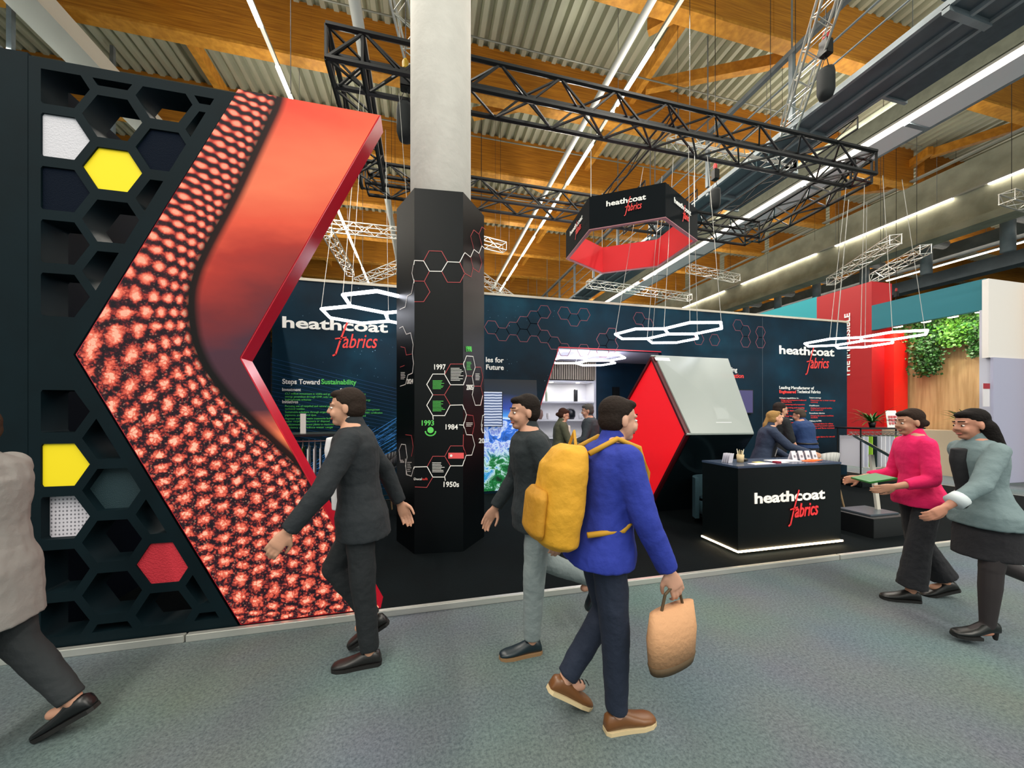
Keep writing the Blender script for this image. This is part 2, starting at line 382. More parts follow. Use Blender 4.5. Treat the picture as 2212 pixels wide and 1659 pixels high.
# suspension cables
cable = M('steel_cable', '#b9b9b3', .4, .5); cabled = M('dark_cable', '#23282a', .6)
def cab(a, b_, label, r=.006, mat=None, group='thin suspension cables from the hall roof'):
    bm = NB(); tube(bm, [a, b_], r, 5); return obj('suspension_cable', bm, mat or cabled, label=label, cat='cable', group=group)
for px, py, Y in ((1464, 240, 9), (1690, 270, 9), (2065, 395, 11), (1800, 590, 16), (1950, 480, 16), (2080, 640, 18), (1070, 600, 14), (1760, 520, 15), (2205, 400, 12), (628, 205, 6.6)):
    p = onY(px, py, Y); cab(p, (p.x, p.y, 13.5), 'thin dark suspension cable dropping straight from the hall roof')

# ------------------------------------------------------------------ white round column with hexagonal cladding
col = M('column_white', '#cfcdc6', .75, bump=.25, bscale=14, noise_amt=.08, noise_scale=5)
bm = NB(); tube(bm, [(.213, 4.565, 0.05), (.213, 4.565, 13.55)], .365, 48)
obj('column', bm, col, smooth=True, kind='structure')
HR = .53; HC = Vector((.213, 4.565, 0)); base_a = math.radians(-90-5.5)
hv = [HC+Vector((math.cos(base_a+math.radians(30+60*i)), math.sin(base_a+math.radians(30+60*i)), 0))*HR for i in range(6)]
# hv[5] = front left, hv[0] = front right, hv[1] = right, hv[4] = left
clad = empty('column_cladding', (HC.x, HC.y, .05), 0, 'black hexagonal casing with a timeline of hexagons around the white column', 'column casing')
cm = M('cladding_board', '#04090c', .4, noise_amt=.2, noise_scale=2, spec=.2)
for i in range(6):
    a, b_ = hv[i], hv[(i+1) % 6]; c_ = (a+b_)/2; n = (c_-HC).normalized()
    bm = NB(); off = -n*.02
    pts = [a-clad.location+Vector((0, 0, .05)), b_-clad.location+Vector((0, 0, .05)), b_-clad.location+Vector((0, 0, 4.07)), a-clad.location+Vector((0, 0, 4.07))]
    prism(bm, pts, off); obj('board', bm, cm, clad)
EPS = .003
def clad_pt(px, py):
    if px < 893.5: a, b_ = hv[4], hv[5]
    elif px < 1003: a, b_ = hv[5], hv[0]
    else: a, b_ = hv[0], hv[1]
    n = ((a+b_)/2-HC).normalized(); return on_plane(px, py, a+n*EPS, n)-clad.location, n
def clad_line(pts, w, mat, bmx):
    for (p, q) in zip(pts, pts[1:]):
        segs_ = [p]
        for cxp in (893.5, 1003):
            if (p[0]-cxp)*(q[0]-cxp) < 0:
                t_ = (cxp-p[0])/(q[0]-p[0]); y_ = p[1]+(q[1]-p[1])*t_; s_ = -.3 if p[0] < cxp else .3
                segs_ += [(cxp+s_, y_), (cxp-s_, y_)]
        segs_.append(q)
        for i in range(0, len(segs_)-1, 2):
            a, n = clad_pt(*segs_[i]); b2, _ = clad_pt((segs_[i][0]*.001+segs_[i+1][0]*.999), segs_[i+1][1]); ribbon(bmx, [a, b2], w, n)
S8 = lambda L: [(860+x/5.53, 400+y/5.53) for x, y in L]
S5 = lambda L: [(560+x/2.675, 580+y/2.675) for x, y in L]
whl = [S8([(20, 1485), (85, 1455), (110, 1325), (160, 1295), (190, 1145), (165, 1050), (195, 900), (305, 905), (375, 1028), (520, 1030), (590, 915), (735, 922), (797, 805), (865, 860), (905, 768), (965, 815), (1000, 725), (1045, 765)]),
       S5([(1103, 790), (1072, 850), (1003, 850), (968, 790), (1003, 730), (968, 670), (1003, 610), (1070, 610), (1105, 672), (1180, 672), (1197, 620), (1180, 552), (1197, 505), (1235, 508), (1248, 570), (1230, 625), (1240, 680), (1230, 730), (1248, 790), (1278, 790), (1290, 735)]),
       S5([(1105, 790), (1175, 788), (1197, 845), (1180, 905), (1197, 960), (1230, 962), (1245, 1020), (1228, 1078), (1195, 1080), (1175, 1140), (1105, 1140), (1070, 1205), (1003, 1205), (970, 1145), (895, 1147), (880, 1200), (850, 1190), (845, 1100)]),
       S5([(1003, 850), (1005, 872)]), S5([(1072, 1205), (1075, 1225)]), S5([(1072, 610), (1072, 590)]), S5([(1155, 903), (1180, 905)]),
       S5([(810, 345), (830, 335), (850, 380), (875, 372), (890, 440), (885, 490), (892, 550), (885, 605), (860, 615), (845, 670), (815, 680)]),
       S5([(815, 1110), (808, 1050), (822, 1015), (845, 1018), (855, 1090), (845, 1140), (855, 1195)]),
       S5([(1290, 900), (1283, 930), (1290, 950)]), S5([(1304, 845), (1290, 850), (1283, 905), (1290, 948), (1304, 950)])]
rdl = [S8([(305, 905), (370, 785), (520, 790), (590, 915)]), S8([(520, 1030), (590, 1160), (740, 1162), (797, 1055), (735, 922)]), S8([(375, 1028), (312, 1148), (195, 1145)]), S8([(312, 1148), (380, 1275), (305, 1392), (195, 1392)]),
       S8([(865, 860), (895, 985), (870, 1095), (800, 1055)]), S8([(965, 815), (1000, 930), (965, 1040), (905, 1000), (890, 985)]), S8([(905, 768), (865, 610), (903, 535), (965, 585), (1000, 500), (1045, 530)]), S8([(965, 585), (1000, 720)]),
       S5([(1073, 610), (1105, 552), (1178, 552)]), S5([(1105, 672), (1070, 730), (1003, 730)]), S5([(1070, 730), (1105, 790)]), S5([(970, 1145), (1003, 1085), (1072, 1085), (1105, 1140)]), S5([(1072, 1085), (1105, 1025), (1178, 1025), (1195, 1080)]),
       S5([(1003, 1205), (968, 1265), (900, 1262)]), S5([(1197, 845), (1235, 850), (1243, 905), (1230, 962)]), S5([(1248, 570), (1280, 570), (1292, 630), (1280, 680), (1243, 680)]), S5([(1280, 680), (1292, 735), (1280, 790)]), S5([(1180, 960), (1178, 1025)]), S5([(1197, 620), (1230, 622)]),
       S5([(818, 452), (842, 458), (850, 500), (880, 495)]), S5([(815, 570), (840, 560)]), S5([(845, 960), (880, 965), (890, 1030), (880, 1085)])]
bm = NB(); [clad_line(l, .008, wht, bm) for l in whl]; obj('white_hexagon_lines', bm, wht, clad)
bm = NB(); [clad_line(l, .006, red, bm) for l in rdl]; obj('red_hexagon_lines', bm, redl, clad)
def clad_text(s, x0, x1, yb, h, mat, sy=0, bold=.02):
    (a, n), (b_, _) = clad_pt(x0, yb), clad_pt(x1, yb+sy); L = (b_-a).length
    text(s, a, b_, (0, 0, 1), h, mat, clad, bold=bold, out=.003)
clad_text('1997', 938, 963, 798, .058, wht); clad_text('1993', 911, 937.5, 919, .058, grn); clad_text('1984', 962.5, 989, 927.5, .058, wht); clad_text('1950s', 958, 991.5, 1051.5, .058, wht)
clad_text('1998', 1007, 1019, 759.5, .062, grn); clad_text('2005', 1007.5, 1021.5, 842, .06, wht); clad_text('20', 1034, 1046, 957, .06, wht, bold=.01)
clad_text('2024', 879, 892, 829, .055, wht, bold=.01)
clad_text('Ducal', 894, 911, 1037, .026, wht, bold=.0); clad_text('tufft', 912, 924, 1037, .026, red, bold=0)
def para(x0, x1, y0, y1, mat, nn):      # tiny unreadable print as thin rules
    bm = NB()
    for i in range(nn):
        y = y0+(y1-y0)*(i+.5)/nn; e = x0+(x1-x0)*random.uniform(.6, 1)
        a, n = clad_pt(x0, y); b_, _ = clad_pt(e, y); ribbon(bm, [a, b_], .0055, n)
    obj('small_print', bm, mat, clad)
para(935, 963, 821, 841, grn, 7); para(935, 963, 865, 889, grn, 8); para(974, 1001, 794, 823, wht, 9); para(934, 962, 998, 1021, wht, 7); para(1008, 1020, 781, 800, grn, 6); para(1027, 1038, 806, 822, wht, 5); para(1007, 1022, 912, 922, wht, 3); para(866, 876, 803, 820, wht, 5); para(880, 889, 997, 1020, wht, 6); para(865, 874, 993, 1000, wht, 3)
bm = NB(); a, n = clad_pt(970, 989); c1 = [clad_pt(*q)[0] for q in ((968.5, 990.5), (1002, 990.5), (1002, 978), (968.5, 978))]; prism(bm, c1, n*.003); obj('red_badge', bm, M('badge_red', '#e8585a', .5), clad)
bm = NB(); c0, n = clad_pt(974.5, 984.3); tube(bm, [c0+n*.003, c0+n*.006], .014, 12); obj('badge_dot', bm, wht, clad)
bm = NB(); c0, n = clad_pt(930, 929); tube(bm, [c0, c0+n*.004], .034, 20); obj('green_symbol', bm, grn, clad)
bm = NB(); pts = [clad_pt(930+11*math.cos(t_), 932+9*math.sin(t_))[0] for t_ in [PI*k_/10 for k_ in range(11)]]; ribbon(bm, pts, .014, n); obj('green_symbol_base', bm, grn, clad)

# ------------------------------------------------------------------ honeycomb wall (left) and chevron screen
WY = 3.05; WD = .19
hw = empty('honeycomb_wall', (-2.45, WY, .05), 0, 'tall black honeycomb lattice wall left of the red chevron screen', 'partition wall')
def edge_x(z):
    return -2.271+(z-1.99)*(.947/1.98) if z > 1.99 else -2.271+(1.99-z)*(.976/1.97)
def clip(poly, f):
    out = []
    for i in range(len(poly)):
        a, b_ = poly[i-1], poly[i]; fa, fb = f(a), f(b_)
        if (fa > 0) != (fb > 0):
            t_ = fa/(fa-fb); out.append((a[0]+(b_[0]-a[0])*t_, a[1]+(b_[1]-a[1])*t_))
        if fb > 0: out.append(b_)
    return out
cells = []
for cxx, zs, nm in ((-2.345, (3.775, 3.43, 3.08, 2.73, 2.38, 1.61, 1.255, .905, .553, .205), 1), (-2.055, (3.955, 3.607, 3.257, 2.90, 2.552, 1.43, 1.08, .73, .375, .03), 2), (-1.76, (3.79, 3.435, 3.08, .90, .55, .205), 3), (-1.47, (3.95, 3.61, .375, .03), 4)):
    for z in zs:
        R = .166; hx = [(cxx+R*math.cos(k_*PI/3), z+R*.985*math.sin(k_*PI/3)) for k_ in range(6)]
        hx = clip(hx, lambda p: p[0]+2.437); hx = clip(hx, lambda p: 3.86-p[1]) if hx else hx
        hx = clip(hx, lambda p: p[1]-.12) if hx else hx
        sl_ = .947/1.98 if z > 1.99 else -.976/1.97
        hx = clip(hx, lambda p: (-2.271+(p[1]-1.99)*sl_)-p[0]-.085) if hx else hx
        if len(hx) >= 3:
            ar = abs(sum(hx[i-1][0]*hx[i][1]-hx[i][0]*hx[i-1][1] for i in range(len(hx))))/2
            if ar > .004: cells.append((nm, z, hx))
outer = [(-2.5, .05), (-1.31, .05), (-2.268, 1.99), (-1.324, 3.93), (-2.5, 3.93)]
me = curve_mesh([outer]+[c_[2][::-1] for c_ in cells], WD)
for v in me.vertices:
    x_, y_, z_ = v.co; v.co = Vector((x_, WY+WD/2-z_, y_))-hw.location
obj('lattice', me, booth, hw)
obj('edge_panel', box(NB(), -.2, -.052, 0, WD, 0, 3.9, .002), booth, hw)
def fabric_mat(name, c1, c2, sc=60):
    m, nt, b = node_mat(name); tc = nt.nodes.new('ShaderNodeTexCoord'); mp = nt.nodes.new('ShaderNodeMapping'); mp.inputs['Scale'].default_value = (sc, sc, sc*.8)
    v = nt.nodes.new('ShaderNodeTexVoronoi'); v.inputs['Scale'].default_value = 1; v.inputs['Randomness'].default_value = .1
    nt.links.new(tc.outputs['Object'], mp.inputs[0]); nt.links.new(mp.outputs[0], v.inputs['Vector'])
    r = nt.nodes.new('ShaderNodeValToRGB'); r.color_ramp.elements[0].position = .22; r.color_ramp.elements[1].position = .36
    r.color_ramp.elements[0].color = (*lin(c2), 1); r.color_ramp.elements[1].color = (*lin(c1), 1)
    nt.links.new(v.outputs['Distance'], r.inputs[0]); nt.links.new(r.outputs[0], b.inputs['Base Color']); b.inputs['Roughness'].default_value = .7
    return m
fy = fabric_mat('mesh_yellow', '#f0d800', '#4a4004', 42); fw = fabric_mat('mesh_white', '#cfcbd4', '#66646e', 48); fw2 = M('white_fabric', '#c9c8d0', .8, bump=.3, bscale=120)
fn = M('navy_fabric', '#030d1c', .8, bump=.3, bscale=150, spec=.1); ft = M('teal_fabric', '#0f2c33', .7, bump=.3, bscale=150); fr_ = M('red_fabric', '#c02434', .75, bump=.4, bscale=120)
plug = {(1, 3.43): fw2, (2, 3.257): fy, (3, 3.435): fn, (1, 3.08): fn, (1, 1.255): fy, (1, .905): fw, (2, 1.08): ft, (3, .55): fr_}
lab = {(1, 3.43): 'smooth white fabric infill', (2, 3.257): 'yellow mesh fabric infill, upper', (3, 3.435): 'navy fabric infill near the screen', (1, 3.08): 'navy fabric infill at the left margin', (1, 1.255): 'yellow mesh fabric infill, lower', (1, .905): 'white mesh fabric infill', (2, 1.08): 'dark teal fabric infill', (3, .55): 'red fabric infill'}
for nm, z, hx in cells:
    if (nm, z) in plug:
        bm = NB(); prism(bm, [Vector((p[0], WY+(.012 if (nm, z) not in ((2, 1.08), (1, .905)) else .06), p[1]))-hw.location for p in hx], (0, .02, 0))
        obj('fabric_infill', bm, plug[(nm, z)], hw, label=lab[(nm, z)])
# dark return wall behind the lattice
rw = empty('wall_left', (-2.47, 3.24, .05), kind='structure')
obj('return_panel', box(NB(), -.06, 0, .0, 3.6, 0, 3.85), M('inner_board', '#040b16', .7, spec=.1), rw)

# LED chevron
chv = empty('chevron_screen', (-1.3, WY, .05), 0, 'giant chevron-shaped light screen showing enlarged red knitted fabric', 'display screen')
L0 = lambda z: edge_x(z)+.012
R0 = lambda z: (-1.295+(z-2.0)*(.969/1.97)) if z > 2 else (-1.295+(2.0-z)*(.976/1.97))
zb, zt = .05, 3.965
pol = [(L0(zb), zb), (R0(zb), zb), (R0(2), 2.0), (R0(zt), zt), (L0(zt), zt), (L0(1.99), 1.99)]
rimm = M('chevron_red', '#c4142c', .3, spec=.6)
bm = NB(); prism(bm, [Vector((x_, WY+.006, z_))-chv.location for x_, z_ in pol], (0, .18, 0)); obj('casing', bm, rimm, chv)
bnd = [(3.98, -1.04), (3.963, -1.045), (3.622, -1.176), (3.153, -1.354), (2.765, -1.526), (2.56, -1.601), (2.361, -1.624), (2.035, -1.582), (1.773, -1.44), (1.47, -1.176), (1.187, -.899), (.913, -.69), (.6, -.45), (0, -.1)]
def BX(z):
    for (z1, x1), (z0, x0) in zip(bnd, bnd[1:]):
        if z0 <= z <= z1: return x0+(x1-x0)*(z-z0)/(z1-z0)
    return bnd[-1][1]
def BXs(z): return sum(BX(max(0, min(3.98, z+dz))) for dz in (-.12, -.06, 0, .06, .12))/5
def Up(d):      # cells crowd together towards the edge of the knitted tube
    p0, p1, dl = .05, .135, .42
    if d < 0: return d/.1
    q_ = (p1-p0)/dl
    return math.log(1+q_*min(d, dl)/p0)/q_+max(0, d-dl)/p1
def Vp(v):      # rows are finer near the top
    return v/.066 if v < 1.0 else (1.0/.066+math.log(1+(min(v, 2.2)-1)*.034/1.2/.066)/(.034/1.2)+max(0, v-2.2)/.1)
def cellco(d, v): return (Up(d), Vp(v))
N, K = 240, 60; bm = NB(); uv = bm.loops.layers.uv.new('UVMap'); rows = []; coords = {}
s_ = 0; prev = None
for i in range(N+1):
    z = zt-.004-(zt-zb-.012)*i/N; bx = BXs(z)
    if prev: s_ += math.hypot(bx-prev[0], z-prev[1])
    prev = (bx, z); sl = (BXs(z-.03)-BXs(z+.03))/.06; cosf = 1/math.sqrt(1+sl*sl)
    row = []
    for j in range(K+1):
        x_ = L0(z)+.008+(R0(z)-.016-L0(z))*j/K; d = (bx-x_)*cosf
        vv = bm.verts.new(Vector((x_, WY, z))-chv.location); coords[vv] = cellco(d, s_+(x_-bx)*sl*cosf); row.append(vv)
    rows.append(row)
for i in range(N):
    for j in range(K):
        f = bm.faces.new((rows[i][j], rows[i+1][j], rows[i+1][j+1], rows[i][j+1]))
        for l in f.loops: l[uv].uv = coords[l.vert]
# LED picture material
m, nt, b = node_mat('led_picture'); N_ = nt.nodes.new; Lk = nt.links.new
uvn = N_('ShaderNodeUVMap'); uvn.uv_map = 'UVMap'; sep = N_('ShaderNodeSeparateXYZ'); Lk(uvn.outputs[0], sep.inputs[0])
tc = N_('ShaderNodeTexCoord'); so = N_('ShaderNodeSeparateXYZ'); Lk(tc.outputs['Object'], so.inputs[0])
def mth(op, a, b2=None, c2=None, clampv=False):
    n = N_('ShaderNodeMath'); n.operation = op; n.use_clamp = clampv
    for i, v in enumerate((a, b2, c2)):
        if v is None: continue
        if isinstance(v, (int, float)): n.inputs[i].default_value = v
        else: Lk(v, n.inputs[i])
    return n.outputs[0]
def ramp(fac, els, interp='LINEAR'):
    r = N_('ShaderNodeValToRGB'); cr = r.color_ramp; cr.interpolation = interp
    while len(cr.elements) < len(els): cr.elements.new(.5)
    for e, (p_, c_) in zip(cr.elements, els): e.position = p_; e.color = (*lin(c_), 1)
    Lk(fac, r.inputs[0]); return r.outputs[0]
def mixc(fac, a, b2, mode='MIX'):
    n = N_('ShaderNodeMix'); n.data_type = 'RGBA'; n.blend_type = mode
    if isinstance(fac, (int, float)): n.inputs['Factor'].default_value = fac
    else: Lk(fac, n.inputs['Factor'])
    for k_, v in (('A', a), ('B', b2)):
        if isinstance(v, str): n.inputs[k_].default_value = (*lin(v), 1)
        else: Lk(v, n.inputs[k_])
    return n.outputs['Result']
u, v = sep.outputs['X'], sep.outputs['Y']
nz = N_('ShaderNodeTexNoise'); nz.inputs['Scale'].default_value = 9; Lk(tc.outputs['Object'], nz.inputs['Vector'])
wob = mth('MULTIPLY', mth('SUBTRACT', nz.outputs['Fac'], .5), .06)
zf = mth('DIVIDE', so.outputs['Z'], 3.9)
wu = mth('MULTIPLY', mth('ADD', u, mth('MULTIPLY', wob, 6.0)), 2*PI)
wv = mth('MULTIPLY', mth('ADD', v, mth('MULTIPLY', wob, 9.0)), PI)
h2 = mth('MULTIPLY', mth('COSINE', wu), mth('COSINE', wv))
hexv = mth('ADD', mth('MULTIPLY', mth('COSINE', mth('MULTIPLY', wv, 2.0)), mth('MULTIPLY_ADD', zf, 1.1, .75)), mth('MULTIPLY', h2, 1.7))       # staggered lattice of bright knots
fine = N_('ShaderNodeTexVoronoi'); fine.inputs['Scale'].default_value = 42; Lk(tc.outputs['Object'], fine.inputs['Vector'])
fn1 = N_('ShaderNodeTexNoise'); fn1.inputs['Scale'].default_value = 30; fn1.inputs['Detail'].default_value = 5; fn1.inputs['Roughness'].default_value = .7; Lk(tc.outputs['Object'], fn1.inputs['Vector'])
rough = mth('SUBTRACT', 1.0, mth('MULTIPLY_ADD', zf, 2.2, -.85, True), None, True)   # lower half shows coarse glittering grain
grain = mth('MULTIPLY', mth('SUBTRACT', fn1.outputs['Fac'], .5), mth('MULTIPLY_ADD', rough, 7.5, .9))
vc = N_('ShaderNodeTexVoronoi'); vc.feature = 'DISTANCE_TO_EDGE'; vc.inputs['Scale'].default_value = 34; Lk(tc.outputs['Object'], vc.inputs['Vector'])
crack = mth('MULTIPLY', mth('SUBTRACT', mth('MULTIPLY', vc.outputs['Distance'], 3.5, None, True), .35), mth('MULTIPLY', rough, 1.5))
hv2 = mth('ADD', mth('ADD', hexv, grain), crack)
fac = mth('MULTIPLY_ADD', hv2, .24, .44, True)
netu = ramp(fac, [(0, '#140814'), (.25, '#4a141c'), (.42, '#c43c30'), (.68, '#ff7a5c'), (1, '#ffa888')])
netl = ramp(fac, [(0, '#120a16'), (.25, '#35121e'), (.42, '#8e2f2a'), (.62, '#d9523f'), (.82, '#ee6f55'), (.95, '#f58468'), (1, '#ffc0a0')])
net = mixc(rough, netu, netl)
sp_ = ramp(fine.outputs['Distance'], [(0, '#ffb090'), (.16, '#ffb090'), (.3, '#000000')])
net = mixc(mth('MULTIPLY', rough, .28), net, sp_, 'ADD')
cl = N_('ShaderNodeTexNoise'); cl.inputs['Scale'].default_value = 1.1; cl.inputs['Detail'].default_value = 5; mp = N_('ShaderNodeMapping'); mp.inputs['Scale'].default_value = (.7, 1, 1.6); mp.inputs['Rotation'].default_value = (0, .35, 0); Lk(tc.outputs['Object'], mp.inputs[0]); Lk(mp.outputs[0], cl.inputs['Vector'])
zz = mth('ADD', mth('ADD', so.outputs['Z'], mth('MULTIPLY', mth('SUBTRACT', cl.outputs['Fac'], .5), 1.0)), mth('MULTIPLY', so.outputs['X'], -.35))
smooth = ramp(mth('DIVIDE', zz, 4.0), [(0, '#ff8a55'), (.32, '#ff8454'), (.375, '#c25a44'), (.42, '#4a2a34'), (.52, '#4c2c38'), (.59, '#7a2a2c'), (.66, '#b8382c'), (.71, '#ee5a3e'), (.82, '#ff8058'), (.97, '#ff4c38')])
shade = ramp(mth('MULTIPLY', u, -.1), [(0, '#140812'), (.03, '#2a0f1a'), (.075, '#ffffff')])
smooth = mixc(1.0, smooth, shade, 'MULTIPLY')
isband = mth('GREATER_THAN', u, .05)
edgeband = ramp(mth('MULTIPLY', u, .3), [(0, '#1a0c16'), (.25, '#ffffff')])
pic = mixc(isband, smooth, mixc(1.0, net, edgeband, 'MULTIPLY'))
Lk(pic, b.inputs['Emission Color']); b.inputs['Emission Strength'].default_value = 1.0; b.inputs['Base Color'].default_value = (.01, .01, .01, 1); b.inputs['Roughness'].default_value = .5; b.inputs['Specular IOR Level'].default_value = .08
obj('screen', bm, m, chv, label='lit fabric picture of coral red knitted mesh')

# ------------------------------------------------------------------ stand back wall with opening
BW = 6.9
def board_mat():
    m, nt, b = node_mat('printed_wall'); global N_, Lk
    N_ = nt.nodes.new; Lk = nt.links.new
    tc = N_('ShaderNodeTexCoord'); s = N_('ShaderNodeSeparateXYZ'); Lk(tc.outputs['Object'], s.inputs[0])
    n = N_('ShaderNodeTexNoise'); n.inputs['Scale'].default_value = .7; n.inputs['Detail'].default_value = 4; Lk(tc.outputs['Object'], n.inputs['Vector'])
    base = ramp(n.outputs['Fac'], [(.3, '#03121d'), (.55, '#062a3c'), (.75, '#0a4459')])
    vo = N_('ShaderNodeTexVoronoi'); vo.inputs['Scale'].default_value = 14; Lk(tc.outputs['Object'], vo.inputs['Vector'])
    star = ramp(vo.outputs['Distance'], [(0, '#e0f0ff'), (.07, '#8fc4e0'), (.11, '#000000')])
    n3 = N_('ShaderNodeTexNoise'); n3.inputs['Scale'].default_value = 1.6; Lk(tc.outputs['Object'], n3.inputs['Vector'])
    msk = mth('MULTIPLY', mth('MULTIPLY_ADD', n3.outputs['Fac'], 6, -3.1, True), mth('LESS_THAN', s.outputs['X'], 2.7))
    Lk(mixc(msk, base, star, 'ADD'), b.inputs['Base Color']); b.inputs['Roughness'].default_value = .55; b.inputs['Specular IOR Level'].default_value = .15
    return m
pw = board_mat()
bwall = empty('wall_stand', (0, BW, .05), kind='structure')
ol = [(-2.47, 0), (1.70, 0), (2.652, 2.86), (5.01, 2.86), (6.0, 0), (10.36, 0), (10.36, 3.80), (-2.47, 3.86)]
me = curve_mesh([ol], .1)
for v_ in me.vertices: v_.co = Vector((v_.co.x, .05-v_.co.z, v_.co.y))
obj('printed_panel', me, pw, bwall)
obj('top_rail', box(NB(), -2.5, 10.4, -.02, .12, 3.815, 3.86), M('rail_pale', '#c8c0ae', .5), bwall).rotation_euler = (0, 0, 0)
bm = NB(); box(bm, 7.72, 7.73, -.004, 0, 0, 3.8); obj('panel_joint', bm, M('joint', '#3a4a55', .5), bwall)
bm = NB(); ribbon(bm, [(2.62, -.004, 2.78), (2.652, -.004, 2.875), (5.0, -.004, 2.875)], .02, (0, -1, 0)); ribbon(bm, [(1.7, -.004, 0), (2.64, -.004, 2.82)], .012, (0, -1, 0)); obj('opening_edge', bm, rimm, bwall)
def wpt(px, py): return onY(px, py, BW)-bwall.location
hexc = [(130, 295), (210, 335), (258, 300), (325, 340), (395, 310), (385, 235), (455, 200), (510, 165), (570, 140), (630, 175), (690, 215), (745, 250), (805, 220), (800, 150), (450, 345), (510, 390), (575, 430), (915, 370), (970, 340), (915, 440), (1030, 385), (690, 430), (805, 435), (1650, 410), (1710, 380), (1760, 350), (1890, 255), (1935, 300), (1935, 365), (1985, 395), (2040, 365), (2070, 325), (2070, 265), (2020, 240), (1170, 210), (1240, 230), (1405, 215)]
hexs = set(); RH = .142
for x_, y_ in hexc:
    p = wpt(1020+x_/3.319, 620+y_/3.319); ci = round(p.x/(1.5*RH)); rj = round(p.z/(math.sqrt(3)*RH)-(.5 if ci % 2 else 0)); hexs.add((ci, rj))
bm = NB()
for ci, rj in hexs:
    cx_, cz_ = ci*1.5*RH, (rj+(.5 if ci % 2 else 0))*math.sqrt(3)*RH
    pts = [(cx_+RH*math.cos(k_*PI/3), -.002, cz_+RH*math.sin(k_*PI/3)) for k_ in range(7)]
    if max(q[2] for q in pts) < 3.8: ribbon(bm, pts, .010, (0, -1, 0))
obj('hexagon_outlines', bm, M('outline_red', '#8a4a58', .6), bwall)
def wtext(s, x0, x1, yb, hpx, mat, bold=.01, yb2=None, **k_):
    a, b_ = wpt(x0, yb), wpt(x1, yb if yb2 is None else yb2); hh = (wpt(x0, yb-hpx)-a).z
    b_.z = a.z+(b_.z-a.z)*0; a.y = b_.y = -.001
    return text(s, a, b_, (0, 0, 1), hh, mat, bwall, bold=bold, **k_)
a, b_ = wpt(610, 707), wpt(838, 712); b_.z = a.z; logo(a, b_, Vector((0, 0, 1)), .19, bwall, wht, red)
a, b_ = wpt(1683, 763), wpt(1802, 763); b_.z = a.z = 2.96; logo(a, b_, Vector((0, 0, 1)), .20, bwall, wht, red)
wtext('Steps Toward', 610, 691, 829, 11, wht, .02); wtext('Sustainability', 694, 770, 829.5, 11, grn, .02)
wtext('Investment', 610, 650, 844.5, 7, wht); wtext('Initiatives', 610, 644, 871, 7, wht); wtext('Energy', 735, 760, 845.5, 7, wht); wtext('Compliance', 735, 774, 878.5, 7, wht)
for s, x0, x1, y in (('£3.7 million investment in visible and green', 616, 722, 852), ('energy generation through CHP, solar and', 616, 720, 858.5), ('hydroelectric schemes', 616, 672, 865), ('Pursuing use of recycled and natural yarns in', 616, 726, 879), ('technical textiles', 616, 658, 885), ('Sustainable solutions through organic', 616, 709, 892), ('pigments and natural dyes', 616, 683, 898.5), ('Aqueous water for waste treatments facilitates', 616, 726, 906), ('water recycling, recovery or disposal', 616, 712, 912), ('Replacement of process plants to maximise', 616, 722, 919), ('efficiency and reduce water usage', 616, 719, 925.5),
                     ('100% electricity from', 741, 790, 852.5), ('generation on site', 741, 782, 859), ('100% of renewable energy', 741, 800, 865.5), ('recycled', 741, 768, 871.5), ('Environmental & energy management', 741, 820, 886.5), ('UKAS / ISO 14001 & 9001 certification', 741, 826, 893.5), ('including recycled', 741, 790, 900), ('ISO 9001:2015', 741, 777, 906.5)):
    wtext(s, x0, x1, y, 4.2, grn, 0)
wtext('les for', 1049.5, 1088, 782, 11, wht, .02); wtext('Future', 1050, 1088, 798, 11, wht, .02)
wtext('World Leading', 1527, 1592, 801, 10, wht, .01); wtext('Textile', 1527, 1556, 815.5, 10, wht, .01); wtext('Innovation', 1559, 1606, 815.5, 10, red, .015)
wtext('Leading Manufacturer of', 1683, 1758, 840, 6.5, wht, .015); wtext('Engineered', 1683, 1719, 849, 6.5, red, .03); wtext('Technical Fabrics', 1721, 1772, 849, 6.5, wht, .015)
for s, x0, x1, y, mm in (('Unique capabilities in:', 1683, 1725, 861, wht), ('Design and development of advanced', 1687, 1741, 865.5, red), ('technical fabrics', 1687, 1710, 869.5, red), ('Yarn texturing and preparation', 1687, 1738, 875, red), ('Warp knitting and weaving', 1687, 1737, 882, red), ('Scouring, dyeing and finishing', 1687, 1742, 888.5, red), ('Coating', 1687, 1702, 894, red), ('Testing for industry', 1687, 1732, 900, red), ('Automotive', 1683, 1712, 907.5, wht), ('Performance fabrics', 1687, 1740, 914, red), ('Engineered belting and drive systems', 1687, 1743, 921, red),
                         ('Future energy', 1748, 1773, 860.5, wht), ('Materials for a new energy', 1751, 1804, 866, red), ('economy', 1751, 1766, 870, red), ('Healthcare', 1748, 1769, 877.5, wht), ('Medical and surgical textiles', 1751, 1797, 883, red), ('and supports', 1751, 1777, 887, red), ('Parachute fabrics', 1748, 1781, 894, wht), ('Canopies for extreme conditions', 1751, 1800, 899.5, red), ('worldwide', 1751, 1766, 903.5, red), ('Military & PPE', 1748, 1774, 911, wht), ('High strength fabrics for military', 1751, 1799, 917, red), ('clothing and protective systems', 1751, 1801, 921.5, red), ('ballistic and flame resistant', 1751, 1802, 926.5, red), ('use', 1751, 1761, 932, red), ('Aero', 1748, 1760, 940.5, wht), ('Lightweight fabrics for aircraft', 1751, 1803, 945.5, red), ('interiors', 1751, 1766, 950, red)):
    wtext(s, x0, x1, y, 3.1, mm, 0)
